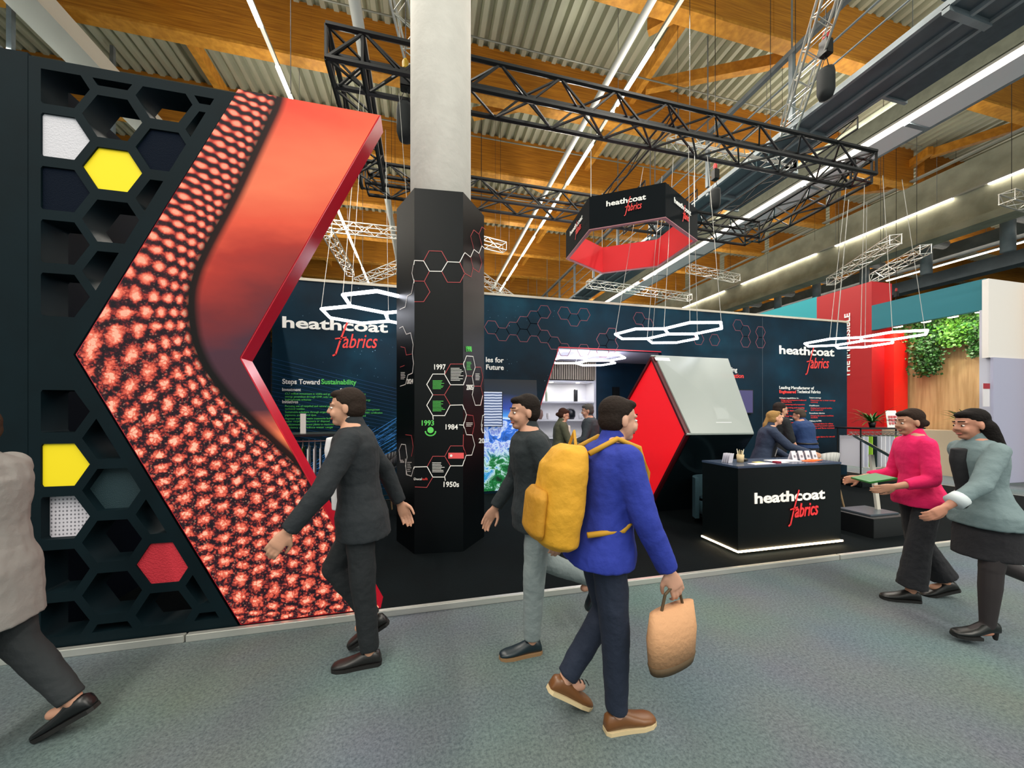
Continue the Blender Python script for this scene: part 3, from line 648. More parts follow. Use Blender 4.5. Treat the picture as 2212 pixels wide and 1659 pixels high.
# blue light trails printed on the wall behind the chevron
bm = NB()
for i in range(46):
    x0, y0 = random.uniform(600, 700), random.uniform(1060, 1090); ang = random.uniform(-.62, -.50); L_ = random.uniform(110, 240)
    sx_ = random.uniform(0, 60); p = wpt(x0+sx_, y0-sx_*.6-random.uniform(0, 40)); q = wpt(x0+sx_+L_*math.cos(ang), y0-sx_*.6-20+L_*math.sin(ang))
    p.y = q.y = -.001; p.z = max(p.z, .05); ribbon(bm, [p, q], random.uniform(.004, .012), (0, -1, 0))
obj('printed_light_trails', bm, M('trail_blue', '#3c8fe0', .5), bwall)
bm = NB()
for i in range(34):
    y0 = 770+i*9; p = wpt(570, y0); q = wpt(858, y0+70-i*1.5); p.y = q.y = -.001
    if p.z > .1 and q.z > .1: ribbon(bm, [p, q], .004, (0, -1, 0))
obj('printed_fine_trails', bm, M('trail_dim', '#1d5590', .5), bwall)
# earth picture lit panel right of the column
m, nt, b = node_mat('earth_picture'); N_ = nt.nodes.new; Lk = nt.links.new
tc = N_('ShaderNodeTexCoord'); s = N_('ShaderNodeSeparateXYZ'); Lk(tc.outputs['Object'], s.inputs[0])
n = N_('ShaderNodeTexNoise'); n.inputs['Scale'].default_value = 4; n.inputs['Detail'].default_value = 10; n.inputs['Roughness'].default_value = .7; n.inputs['Distortion'].default_value = .8; Lk(tc.outputs['Object'], n.inputs['Vector'])
land = ramp(n.outputs['Fac'], [(.35, '#0b3f8c'), (.47, '#2c6fd8'), (.53, '#c8d8f2'), (.6, '#3b5fc0'), (.7, '#f0f4ff')])
green = ramp(n.outputs['Fac'], [(.35, '#06281a'), (.48, '#0e7a3a'), (.55, '#bfe0e8'), (.62, '#1a8ad0'), (.75, '#2fae50')])
zz = mth('ADD', s.outputs['Z'], mth('MULTIPLY', mth('SUBTRACT', n.outputs['Fac'], .5), .5))
low = mixc(mth('MULTIPLY_ADD', zz, 4, -2.6, True), green, land)
curve_ = mth('MULTIPLY_ADD', mth('MULTIPLY', s.outputs['X'], s.outputs['X']), -.03, 1.5)
dz = mth('SUBTRACT', s.outputs['Z'], curve_)
sky = ramp(mth('MULTIPLY_ADD', dz, .7, .0, True), [(0, '#cfe8ff'), (.04, '#3f8fe0'), (.14, '#24409a'), (.35, '#061a2e'), (.6, '#010509'), (1, '#010509')])
pic = mixc(mth('GREATER_THAN', dz, 0), low, sky)
Lk(pic, b.inputs['Emission Color']); Lk(pic, b.inputs['Base Color']); b.inputs['Emission Strength'].default_value = .55
bm = NB(); prism(bm, [(.85, -.012, .05), (1.68, -.012, .05), (2.2, -.012, 1.6), (2.18, -.012, 2.2), (.85, -.012, 2.2)], (0, .01, 0)); obj('earth_picture', bm, m, bwall, label='backlit picture of a blue and green planet')
# TV on it
p0, p1 = onY(1050, 922, 6.82), onY(1086, 845, 6.82)
tv = empty('wall_screen', (p0.x, 6.82, p0.z), 0, 'small upright screen showing woven rows, right of the hexagonal column', 'screen')
obj('frame', box(NB(), -.25, p1.x-p0.x, 0, .06, 0, p1.z-p0.z, .004), blk, tv)
m, nt, b = node_mat('tv_picture'); N_ = nt.nodes.new; Lk = nt.links.new
tc = N_('ShaderNodeTexCoord'); w_ = N_('ShaderNodeTexWave'); w_.inputs['Scale'].default_value = 6; w_.inputs['Distortion'].default_value = 1.5; w_.bands_direction = 'Z'; Lk(tc.outputs['Object'], w_.inputs['Vector'])
Lk(ramp(w_.outputs['Fac'], [(0, '#33456a'), (.5, '#8fa3d0'), (1, '#e8eefa')]), b.inputs['Emission Color']); b.inputs['Emission Strength'].default_value = .9; b.inputs['Base Color'].default_value = (0, 0, 0, 1)
obj('picture', box(NB(), -.235, p1.x-p0.x-.015, -.004, 0, .015, p1.z-p0.z-.015), m, tv)
p = onY(1612, 865, 6.84)
sc2 = empty('wall_screen', (p.x, 6.84, p.z), 0, 'small violet screen on the back wall behind the grey slanted glass', 'screen')
obj('frame', box(NB(), -.3, .2, 0, .05, -.3, .25), blk, sc2); obj('picture', box(NB(), -.28, .18, -.004, 0, -.28, .23), M('violet_picture', '#000000', .4, emis='#6a62a0', es=.5), sc2)

# ------------------------------------------------------------------ kitchen behind the opening
kw = M('kitchen_white', '#e8e8ee', .5)
obj('wall_kitchen', box(NB(), 4.49, 8.0, 8.9, 9.0, .05, 2.95), M('blue_board', '#0f3248', .4, noise_amt=.3, noise_scale=2), kind='structure')
obj('ceiling_kitchen', box(NB(), 1.7, 6.6, 7.0, 9.6, 2.95, 3.0), M('soffit', '#dcd8ee', .5), kind='structure')
bk = empty('shelf_unit', (2.92, 8.9, .05), 0, 'white shelf niche with slatted timber front seen through the wall opening', 'shelf unit')
obj('back_panel', box(NB(), -.35, 1.56, .5, .54, 0, 2.89), kw, bk)
obj('side_panel', box(NB(), 1.5, 1.56, 0, .5, 0, 2.89), kw, bk); obj('side_panel', box(NB(), -.35, -.3, 0, .5, 0, 2.89), kw, bk)
for z in (.9, 1.36, 1.83, 2.38): obj('shelf', box(NB(), -.3, 1.5, 0.02, .5, z-.02, z+.02), kw, bk)
slat = NB(); random.seed(3)
x = -.3
while x < 1.5: box(slat, x, x+.035, -.03, .0, 2.42, 2.89); x += .062
obj('slatted_front', slat, M('slat_wood', '#a89a86', .6), bk); obj('slat_backing', box(NB(), -.3, 1.5, .0, .02, 2.42, 2.89), M('slat_back', '#3a342c', .8), bk)
for x in (.35, 1.1): obj('spot_light', tube(NB(), [(x, .15, 2.35), (x, .15, 2.36)], .05, 12), spot_e, bk)
def lamp_area(name, loc, size, sy, power, colr=(1, 1, 1), rot=(0, 0, 0), shape='RECTANGLE', spread=None):
    l = bpy.data.lights.new(name, 'AREA'); l.shape = shape; l.size = size; l.size_y = sy; l.energy = power; l.color = colr
    if spread: l.spread = spread
    o = bpy.data.objects.new(name, l); C.objects.link(o); o.location = loc; o.rotation_euler = rot; return o
for x in (.35, 1.1): lamp_area('niche_light', (2.92+x, 9.05, 2.39), .08, .08, 2.5, (1, .97, .9))
lamp_area('niche_light', (3.6, 9.1, 1.85), 1.0, .05, 1.2, (1, .95, .95))
def vase(x, z, prof, col_, name, label, cat):
    o = obj(name, lathe(NB(), prof, 16), M('m_'+label[:14], col_, .3), smooth=True, label=label, cat=cat); o.location = (x, 9.1, z+.051); return o
vase(3.0, 1.851, [(.03, 0), (.032, .2), (.012, .26), (.012, .36)], '#7d8f84', 'bottle', 'pale green bottle at the left end of the upper kitchen shelf', 'bottle')
vase(3.15, 1.851, [(.03, 0), (.032, .22), (.012, .28), (.012, .4)], '#a9b29a', 'bottle', 'taller clear bottle beside the pale green one on the upper shelf', 'bottle')
vase(3.98, 1.851, [(.05, 0), (.055, .02), (.055, .3), (.04, .33)], '#1d1f22', 'thermos_flask', 'black flask standing on the upper kitchen shelf', 'flask')
vase(2.98, 1.381, [(.04, 0), (.08, .1), (.07, .22), (.03, .26)], '#8a6a62', 'vase', 'brown vase on the lower kitchen shelf left of the woman', 'vase')
vase(3.2, 1.381, [(.03, 0), (.05, .08), (.045, .16)], '#e2dede', 'cup', 'small white cup on the lower kitchen shelf', 'cup')
vase(3.82, 1.381, [(.1, 0), (.14, .08), (.14, .2), (.1, .27), (.03, .3)], '#0c1420', 'kettle', 'round glossy black kettle on the lower shelf between two heads', 'kettle')
vase(4.12, 1.381, [(.05, 0), (.06, .1), (.03, .16)], '#d8d8dc', 'cup', 'white jug on the lower kitchen shelf right of the black kettle', 'jug')
obj('intercom', box(NB(), 4.95, 5.15, 8.86, 8.898, 1.9, 2.3, .004), blk, label='black control box on the dark blue kitchen wall', cat='control box')

# ------------------------------------------------------------------ honeycomb ring lamps
def ring_lamp(A, z, rot, label, hang, top=5.9):
    t = empty('ring_lamp', (A[0], A[1], z), 0, label, 'pendant lamp', 'honeycomb pendant lamps over the stand'); s_ = .47
    Cc = [(0, 0), (math.sqrt(3)*s_*math.cos(rot-PI/4), math.sqrt(3)*s_*math.sin(rot-PI/4)), (math.sqrt(3)*s_*math.cos(rot+PI/12), math.sqrt(3)*s_*math.sin(rot+PI/12))]
    seen = set(); verts = {}
    for c_ in Cc:
        vs = [(c_[0]+s_*math.cos(rot+math.radians(165+60*k_)), c_[1]+s_*math.sin(rot+math.radians(165+60*k_))) for k_ in range(6)]
        for a, b_ in zip(vs, vs[1:]+vs[:1]):
            key = tuple(sorted(((round(a[0], 2), round(a[1], 2)), (round(b_[0], 2), round(b_[1], 2)))))
            if key in seen: continue
            seen.add(key); verts[key[0]] = 1; verts[key[1]] = 1
            bm = NB(); tube(bm, [(a[0], a[1], 0), (b_[0], b_[1], 0)], .021, 8); obj('light_tube', bm, lamp_c, t)
    for (x_, y_) in list(verts)[::2]:
        bm = NB(); hx_, hy_ = hang; tube(bm, [(x_, y_, .02), (x_*.6+hx_*.4, y_*.6+hy_*.4, top-z)], .004, 4); obj('wire', bm, cable, t)
    return t
ring_lamp((-.925, 5.604), 3.0, math.radians(-15), 'glowing honeycomb ring lamp between the red screen and the column', (.3, .2))
ring_lamp((3.771, 5.732), 3.0, 0, 'glowing honeycomb ring lamp above the red diamond', (.6, -.4))
ring_lamp((7.884, 5.496), 3.0, math.radians(-15), 'glowing honeycomb ring lamp in front of the red tower', (.5, -.3))
ring_lamp((3.2, 7.75), 2.79, math.radians(0), 'glowing honeycomb ring lamp seen through the wall opening', (.4, 0), 2.95)

# ------------------------------------------------------------------ hanging hexagon sign
SC = Vector((3.66, 6.0, 4.6)); SR = 1.15
sg = empty('hanging_sign', SC, 0, 'hexagonal hanging sign, black outside and red inside, above the back wall', 'hanging sign')
sv = [Vector((math.cos(math.radians(-153+60*i)), math.sin(math.radians(-153+60*i)), 0))*SR for i in range(6)]
sb = M('sign_black', '#050d12', .7, spec=.1); srd = M('sign_red', '#d81f28', .65)
for i in range(6):
    a, b_ = sv[i], sv[(i+1) % 6]; n = ((a+b_)/2).normalized(); H_ = Vector((0, 0, .53))
    bm = NB(); prism(bm, [a, b_, b_+H_, a+H_], -n*.02); obj('outer_panel', bm, sb, sg)
    bm = NB(); a2, b2 = a*.955, b_*.955; prism(bm, [a2, b2, b2+H_, a2+H_], -n*.015); obj('inner_panel', bm, srd, sg)
    bm = NB(); prism(bm, [a*1.002, b_*1.002, b2*.99, a2*.99], (0, 0, -.012)); obj('edge_strip', bm, M('sign_edge', '#a86a72', .5), sg)
    if i in (0, 1, 5):
        d = (b_-a).normalized(); o_ = n*.004
        q0 = a+d*(.27 if i != 5 else .25)*1.0+Vector((0, 0, .32))+o_; q1 = a+d*.87+Vector((0, 0, .32))+o_
        logo(q0, q1, Vector((0, 0, 1)), .085, sg, wht, red)
bm = NB()
for i in (0, 2, 4): tube(bm, [sv[i]*.96+Vector((0, 0, .53)), sv[i]*.96+Vector((0, 0, 1.7))], .006, 5)
obj('suspension_wires', bm, cable, sg)

# ------------------------------------------------------------------ red rhombus prism with grey slanted glass
pr = empty('rhombus_display', (3.4, 4.5, .05), 0, 'rhombus-shaped display body with glowing red end and grey slanted top face', 'display')
T0, N0, B0, F0 = Vector((3.4, 4.93, 2.476)), Vector((3.4, 4.15, 1.317)), Vector((3.4, 5.04, .055)), Vector((3.4, 6.1, 1.386))
T1, N1, B1, F1 = Vector((4.91, 5.03, 2.49)), Vector((4.48, 4.15, 1.31)), Vector((4.5, 5.04, .055)), Vector((5.3, 6.1, 1.386))
q = pr.location
cen = (T0+N0+B0+F0)/4
bm = NB(); ins = [cen+(p-cen)*.955+Vector((.03, 0, 0))-q for p in (T0, N0, B0, F0)]; prism(bm, ins, (.02, 0, 0))
obj('red_end', bm, M('red_lightbox', '#d8141f', .5, emis='#f01420', es=.55), pr, label='glowing red rhombus end')
bm = NB(); pts = [p-q for p in (T0, N0, B0, F0)]
for i in range(4):
    a, b_ = pts[i], pts[(i+1) % 4]; a2, b2 = ins[i], ins[(i+1) % 4]; prism(bm, [a, b_, b2+Vector((-.03, 0, 0)), a2+Vector((-.03, 0, 0))], (.06, 0, 0))
obj('end_frame', bm, M('frame_darkred', '#4a0c14', .4), pr)
m, nt, b = node_mat('grey_glass'); b.inputs['Base Color'].default_value = (*lin('#a3aba8'), 1); b.inputs['Alpha'].default_value = .76; b.inputs['Roughness'].default_value = .3
def quad(a, b_, c_, d, th, mat, name, **k_):
    n = (b_-a).cross(d-a).normalized(); bm = NB(); prism(bm, [a-q, b_-q, c_-q, d-q], n*th); return obj(name, bm, mat, pr, **k_)
quad(N0+Vector((.06, 0, 0)), N1, T1, T0+Vector((.06, 0, 0)), .02, m, 'slanted_glass', label='milky grey slanted glass face')
bm = NB()
for a, b_ in ((N0, N1), (N1, T1), (T1, T0)): tube(bm, [a-q, b_-q], .015, 6)
obj('glass_edge', bm, M('edge_grey', '#9aa5a0', .4, .3), pr)
quad(B0+Vector((.06, 0, 0)), B1, N1, N0+Vector((.06, 0, 0)), .02, M('lower_glass', '#0c161a', .15), 'lower_face')
quad(F0+Vector((.06, 0, 0)), T0+Vector((.06, 0, 0)), T1, F1, .02, boothd, 'rear_upper_face') if False else None
bm = NB(); gz = [(N0*.36+T0*.64), (N0*.30+T0*.70)]
# sheet with faint lettering behind the glass
def gp(u_, v_): # point on glass
    a = N0+(N1-N0)*u_; b2 = T0+(T1-T0)*u_; return a+(b2-a)*v_
nn = (N1-N0).cross(T0-N0).normalized()
bm = NB(); prism(bm, [gp(.52, .16)-q+nn*.024, gp(.70, .16)-q+nn*.024, gp(.72, .30)-q+nn*.024, gp(.53, .30)-q+nn*.024], nn*.002); obj('sheet', bm, M('sheet_pale', '#dfe4e8', .6), pr)
bm = NB(); prism(bm, [gp(.02, .92)-q+nn*.024, gp(.2, .92)-q+nn*.024, gp(.2, .965)-q+nn*.024, gp(.02, .965)-q+nn*.024], nn*.002); obj('tape', bm, M('tape_pale', '#d5d9dc', .6), pr)
bm = NB()
for v_ in (.40, .46, .12): ribbon(bm, [gp(.48, v_)-q+nn*.024, gp(.74, v_)-q+nn*.024], .006, nn)
obj('faint_lines', bm, wht, pr)

# low display table and things near it (between rhombus and counter)
lt = empty('low_table', (4.9, 5.2, .05), 0, 'low dark table behind the counter beside the rhombus display', 'table')
obj('table_top', box(NB(), -.35, .45, -.3, .3, .40, .44, .01), M('table_dark', '#1b2b33', .3), lt)
for x in (-.28, .38):
    for y in (-.24, .24): obj('leg', cyl(NB(), x, y, 0, .40, .018, 8), blk, lt)
ac = empty('armchair', (3.98, 4.24, .05), math.radians(200), 'dark teal tub armchair left of the counter', 'armchair')
am = M('armchair_teal', '#1f3d47', .8, bump=.2)
obj('seat', box(NB(), -.3, .3, -.28, .28, .12, .42, .05), am, ac, True)
bm = NB(); pts = [(.36*math.cos(t_), .34*math.sin(t_)) for t_ in [math.radians(30+300*k_/14) for k_ in range(15)]]
for i, ((x0, y0), (x1, y1)) in enumerate(zip(pts, pts[1:])):
    prism(bm, [(x0, y0, .1), (x1, y1, .1), (x1*1.22, y1*1.22, .1), (x0*1.22, y0*1.22, .1)], (0, 0, .62))
obj('backrest', bm, am, ac); ac.scale = (.76, .76, .9)

# ------------------------------------------------------------------ reception counter
ct = empty('reception_counter', (4.06, 3.52, .05), 0, 'black reception counter with white wordmark and glowing base', 'counter')
cb = M('counter_black', '#090f11', .4, noise_amt=.2, noise_scale=3, spec=.2)
obj('body', box(NB(), -.74, .74, -.26, .26, .05, .945, .003), cb, ct)
obj('plinth', box(NB(), -.70, .70, -.22, .22, .0, .05), blk, ct)
obj('counter_top', box(NB(), -.745, .745, -.265, .265, .945, .97, .004), M('counter_top', '#39465c', .25), ct)
bm = NB(); box(bm, -.75, .75, -.278, -.262, .035, .052); box(bm, -.755, -.742, -.278, .26, .035, .052)
obj('light_strip', bm, M('strip_warm', '#ffffff', .5, emis='#ffe2b0', es=9), ct)
l = lamp_area('counter_glow', (4.06, 3.245, .095), 1.45, .02, 3.0, (1, .86, .6)); l = lamp_area('counter_glow', (3.31, 3.5, .095), .02, .5, 1.2, (1, .86, .6))
a = Vector((3.539-4.06, -.262, .604-.05)); b_ = Vector((4.546-4.06, -.262, .604-.05)); logo(a, b_, Vector((0, 0, 1)), .118, ct, M('letters_lit', '#f4f1ea', .5, emis='#fff6ea', es=.25), M('letters_red', '#f0383c', .5, emis='#f0383c', es=.15))
CTZ = 1.021
def on_counter(px, py): p_ = onZ(px, py, CTZ); return p_
# counter objects
p = on_counter(1582, 990)
pc = empty('pen_cup', (3.62, 3.52, CTZ), 0, 'wooden cup full of pencils on the counter', 'pen cup')
obj('cup', lathe(NB(), [(.035, 0), (.04, .09), (.034, .09), (.03, .01)], 14), M('cup_wood', '#c9b38a', .6), pc, True)
for i in range(6):
    a_ = i*1.05; obj('pencil', tube(NB(), [(.015*math.cos(a_), .015*math.sin(a_), .01), (.035*math.cos(a_), .035*math.sin(a_), .135+.01*(i % 3))], .004, 6), M('pencil_%d' % (i % 3), ('#e8d8b0', '#c8b890', '#f2ead6')[i % 3], .6), pc)
bh = empty('brochure_stand', (3.46, 3.50, CTZ), math.radians(15), 'clear stand with upright white leaflets at the counter corner', 'brochure stand')
for i in range(4):
    bm = NB(); prism(bm, [(-.04, i*.025, 0), (.04, i*.025, 0), (.04, i*.025-.02, .11), (-.04, i*.025-.02, .11)], (0, .003, 0)); obj('leaflet', bm, M('leaflet_white', '#d8d6e0', .5), bh)
def sheet(x, y, w, d, rz, col_, name, label, cat, th=.003, dz=0.):
    o = obj(name, box(NB(), -w/2, w/2, -d/2, d/2, 0, th), M('m_'+label[:18], col_, .6), label=label, cat=cat); o.location = (x, y, CTZ+dz); o.rotation_euler = (0, 0, rz); return o
sheet(3.75, 3.36, .3, .1, .05, '#e3d6e0', 'leaflet', 'pinkish leaflet near the front left edge of the counter', 'leaflet')
sheet(3.82, 3.46, .12, .08, .1, '#d8c070', 'note_pad', 'small yellow note pad behind the pink leaflet', 'note pad')
sheet(3.98, 3.37, .06, .06, 0, '#8a1030', 'card_box', 'small dark red box on the counter leaflets', 'box', .02)
sheet(4.08, 3.38, .12, .07, .1, '#e8e4e4', 'leaflet', 'white leaflet right of the dark red box', 'leaflet')
sheet(4.22, 3.50, .36, .16, -.1, '#f0ecee', 'magazine', 'large white magazine under the woman\'s hand', 'magazine', .006)
o = obj('computer_mouse', lathe(NB(), [(.02, 0), (.05, .01), (.045, .025), (.02, .035)], 14), blk, smooth=True, label='black round gadget beside the pencil cup', cat='gadget'); o.location = (3.75, 3.6, CTZ)
o = obj('flyer_fan', NB(), None)
bpy.data.objects.remove(o)
ff = empty('flyer_fan', (4.50, 3.40, CTZ), 0, 'fan of orange flyers in front of the white sample cards', 'flyers')
for i in range(5):
    bm = NB(); prism(bm, [(-.1+i*.03, -.03, 0), (.03+i*.03, -.05, 0), (.06+i*.03, .03, 0), (-.07+i*.03, .05, 0)], (0, 0, .003)); o = obj('flyer', bm, M('flyer_orange', '#ef6a1e', .5), ff); o.location.z = i*.0035
c0 = None
for i, x in enumerate((4.42, 4.52, 4.615, 4.71)):
    if i == 0:
        c0 = empty('sample_card', (0, 0, 0)); bm = NB(); prism(bm, [(-.035, 0, 0), (.035, 0, 0), (.035, .03, .11), (-.035, .03, .11)], (0, .004, 0)); obj('card', bm, M('card_white', '#dcd8e0', .6), c0)
        bm = NB(); prism(bm, [(-.035, .07, 0), (.035, .07, 0), (.035, .034, .11), (-.035, .034, .11)], (0, .003, 0)); obj('easel_back', bm, MC['card_white'], c0)
        bm = NB(); prism(bm, [(-.012, .006, .035), (.012, .006, .035), (.012, .0145, .06), (-.012, .0145, .06)], (0, -.003, 0)); obj('print', bm, M('card_print', '#7a7680', .6), c0); o = c0
    else: o = copy_tree(c0)
    o.location = (x, 3.50-.008*i, CTZ+.001)
    tag(o, ('leftmost of the four white sample cards standing on the counter', 'second white sample card from the left on the counter', 'third white sample card from the left on the counter', 'rightmost of the four white sample cards standing on the counter')[i], 'card', 'white sample cards on the counter')

# ------------------------------------------------------------------ swatch racks
def rack(x, y, rz, label, W=.8, cols=('#e8e6ea', '#e0dee4', '#20242a', '#c8622a', '#5a8a2a', '#efefef'), zt_=1.25, L=.7, nsw=12, wd=.5):
    t = empty('swatch_rack', (x, y, .05), rz, label, 'display rack', 'fabric swatch racks')
    obj('shelf_top', box(NB(), -W/2, W/2, -.28, .28, zt_-.03, zt_, .004), M('rack_black', '#14181c', .35), t)
    for a_ in (-W/2+.03, W/2-.03):
        for b2 in (-.24, .24): obj('post', cyl(NB(), a_, b2, 0, zt_-.03, .014, 8), blk, t)
    obj('rail', tube(NB(), [(-W/2+.03, 0, zt_-.1), (W/2-.03, 0, zt_-.1)], .01, 8), silv, t)
    obj('base', box(NB(), -W/2, W/2, -.28, .28, 0, .12, .02), boothd, t)
    for i in range(nsw):
        xx = -W/2+.09+(W-.18)*i/(nsw-1)
        h_ = obj('swatch', box(NB(), xx-.006, xx+.006, -wd/2, wd/2, zt_-.2-L, zt_-.18), M('sw_'+cols[i % len(cols)], cols[i % len(cols)], .7), t)
        bm = NB(); tube(bm, [(xx, -.1, zt_-.18), (xx, 0, zt_-.12), (xx, .1, zt_-.18)], .006, 5); tube(bm, [(xx, 0, zt_-.12), (xx, .015, zt_-.09), (xx, 0, zt_-.085)], .004, 5); obj('hanger', bm, wht, h_)
    return t
rack(-1.35, 5.0, math.radians(12), 'swatch rack with white samples seen through the red chevron notch', .9, zt_=1.30, L=.62)
o = obj('leaflet_holder', box(NB(), -.03, .03, -.005, .005, 0, .24), wht, label='white upright card on the swatch rack behind the chevron', cat='card'); o.location = (-1.42, 4.9, 1.351)
rack(9.55, 5.75, math.radians(-8), 'swatch rack with white and lime samples behind the slanted tablet stand', 1.5, cols=('#e6e8f2', '#dfe2f0', '#a4d83a', '#20303a', '#e6e8f2', '#f0f0f4'), zt_=1.24, L=.62, nsw=14)
pp = empty('sign_holder', (9.75, 5.62, 1.291), math.radians(-10), 'white sign with red rows of pictures on the far rack', 'table sign')
bm = NB(); prism(bm, [(-.13, 0, 0), (.13, 0, 0), (.12, .05, .36), (-.12, .05, .36)], (0, .006, 0)); obj('board', bm, wht, pp)
bm = NB()
for i in range(3):
    for j in range(3): box(bm, -.085+i*.065, -.045+i*.065, .0+.004*j-.002, .012+.01*j, .06+j*.07, .11+j*.07)
obj('printed_rows', bm, M('print_pink', '#d86a70', .6), pp)
# potted palms
leafm = M('palm_leaf', '#2f7a2a', .5, noise_amt=.5, noise_scale=6); leafm2 = M('ivy_leaf', '#5f9a2c', .5, col2='#2c5c1c', noise_scale=9)
def palm(x, y, z, label, sc=.5, n=26):
    t = empty('potted_palm', (x, y, z), 0, label, 'plant')
    obj('pot', lathe(NB(), [(.08*sc, 0), (.12*sc, .2*sc), (.1*sc, .2*sc)], 14), blk, t, True)
    bm = NB(); rnd = random.Random(int(x*10))
    for i in range(n):
        a_ = rnd.uniform(0, 2*PI); L_ = rnd.uniform(.6, 1.1)*sc; up = rnd.uniform(.4, 1.5)
        prev_ = None
        for k_ in range(5):
            t_ = k_/4; r_ = L_*t_*math.cos(up*.4); h_ = .2*sc+L_*(t_*up*.7-t_*t_*.45); w_ = .035*sc*(1-t_)+.004; d = Vector((math.cos(a_), math.sin(a_), 0)); s_ = Vector((-math.sin(a_), math.cos(a_), 0))*w_
            c_ = d*r_+Vector((0, 0, h_)); vs = (bm.verts.new(c_-s_), bm.verts.new(c_+s_))
            if prev_: bm.faces.new((prev_[0], prev_[1], vs[1], vs[0]))
            prev_ = vs
    obj('fronds', bm, leafm, t); return t
palm(9.35, 5.75, 1.291, 'spiky green palm on the far rack beside the white sign', .55, 44)

# ------------------------------------------------------------------ slanted tablet stand
ls = empty('tablet_stand', (5.75, 3.72, .05), 0, 'slanted tablet stand with cream page on a black plinth, right of the counter', 'info stand')
pA, pB, pC = onZ(1863, 1163, .05), onZ(1918, 1175, .05), onZ(1962, 1160, .05)
obj('plinth', box(NB(), -.36, .28, -.42, .10, 0, .24, .004), M('plinth_black', '#0e1214', .5), ls)
obj('foot_plate', box(NB(), -.28, .22, -.34, .04, .24, .265, .006), M('plate_grey', '#5c6670', .3, .5), ls)
topc = Vector((.02, -.22, 1.02))
bm = NB(); prism(bm, [(.12, -.17, .265), (.18, -.17, .265), (.01, -.2, 1.0), (-.05, -.2, 1.0)], (0, .03, 0)); obj('column', bm, M('stand_pale', '#cfc9bd', .4), ls)
a_, b2, c_, d_ = Vector((-.34, -.32, 1.20)), Vector((.02, -.42, .98)), Vector((.36, -.1, 1.03)), Vector((.0, .02, 1.25))
n_ = (b2-a_).cross(d_-a_).normalized()
bm = NB(); prism(bm, [a_, b2, c_, d_], -n_*.03); obj('tablet', bm, M('tablet_dark', '#1d2b2e', .3), ls)
def tq(u_, v_): return a_+(b2-a_)*u_+(d_-a_)*v_
bm = NB(); prism(bm, [tq(.12, .3)+n_*.001, tq(.75, .3)+n_*.001, tq(.75, .95)+n_*.001, tq(.12, .95)+n_*.001], n_*.003); obj('page', bm, M('page_cream', '#e9dfc4', .5, emis='#e9dfc4', es=.25), ls, label='cream page on the tablet')
bm = NB()
for i in range(4): ribbon(bm, [tq(.25+.1*i, .45)+n_*.005, tq(.25+.1*i, .8)+n_*.005], .006, n_)
obj('page_drawing', bm, M('page_ink', '#a9916a', .6), ls)

# ------------------------------------------------------------------ stools
def stool(x, y, rz, label, shell=True, shellc='#8d9396'):
    t = empty('bar_stool', (x, y, .05), rz, label, 'bar stool', 'bar stools on the stand')
    lw = M('leg_wood', '#8a7354', .5)
    for sx in (-1, 1):
        for sy in (-1, 1): obj('leg', tube(NB(), [(sx*.12, sy*.12, .68), (sx*.21, sy*.21, 0)], [.016, .012], 8), lw, t)
    obj('foot_ring', tube(NB(), [(.17*math.cos(k_*PI/2+PI/4)*1.35, .17*math.sin(k_*PI/2+PI/4)*1.35, .25) for k_ in range(4)], .008, 6, closed=True), blk, t)
    sm_ = M('shell_'+shellc, shellc, .5)
    bm = NB(); lathe(bm, [(.05, .66), (.19, .69), (.21, .74), (.19, .745), (.05, .70)], 20); obj('seat', bm, sm_, t, True)
    if shell:
        bm = NB(); outer_ = []
        for k_ in range(17):
            a_ = math.radians(-110+220*k_/16); hgt = .20*math.cos(a_*.75)**1
            outer_.append((a_, hgt))
        for (a0, h0), (a1, h1) in zip(outer_, outer_[1:]):
            P_ = lambda a, r, z: Vector((r*math.cos(a), r*math.sin(a), z))
            for (r0, r1, z0) in ((.20, .235, .72),):
                vs = [P_(a0, r0, z0), P_(a1, r0, z0), P_(a1, r1, z0+.03+max(h1, .02)), P_(a0, r1, z0+.03+max(h0, .02))]
                prism(bm, vs, -Vector((math.cos((a0+a1)/2), math.sin((a0+a1)/2), 0))*.012)
        obj('backrest', bm, sm_, t, True)
    return t
stool(-.6, 5.85, .4, 'dark bar stool with timber legs left of the hexagonal column', True, '#2a2a2c')
stool(5.45, 4.42, math.radians(-20), 'grey shell bar stool behind the counter near the woman', True)
stool(6.12, 4.45, math.radians(-100), 'pale grey shell bar stool right of the man in navy polo', True, '#b2b3b0')
bt = empty('bar_table', (2.55, 5.05, .05), 0, 'tall dark table in front of the couple talking', 'bar table')
obj('table_top', box(NB(), -.75, .55, -.3, .25, .93, .97, .006), M('bar_top', '#3c4448', .3), bt)
for x in (-.6, .4): obj('leg', box(NB(), x-.03, x+.03, -.25, .2, 0, .93), boothd, bt)

# ------------------------------------------------------------------ neighbouring stand on the right
t = empty('red_tower', (12.3, 7.7, 0), 0, 'tall bright red tower with vertical white lettering behind the stand', 'tower')
rt = M('tower_red', '#a50b14', .5)
obj('body', box(NB(), .2, 1.0, 0, 1.5, .3, 5.38), rt, t)
obj('base', box(NB(), .25, 1.0, 0, 1.5, 0, .2), M('plinth_pale', '#cfc8c0', .5), t)
obj('light_gap', box(NB(), .22, .98, .02, 1.48, .2, .3), M('gap_white', '#ffffff', .5, emis='#ffffff', es=2.5), t)
obj('edge_fin', box(NB(), .7, 1.25, -.22, .0, .3, 3.93), M('fin_red', '#e81a12', .5), t)
a, b_ = onX(1836, 815, 12.49)-t.location, onX(1836, 676, 12.49)-t.location; a.y = b_.y = (a.y+b_.y)/2
text('THE IMPOSSIBLE', a, b_, (0, 1, 0), .15, wht, t, bold=.02, out=.01)
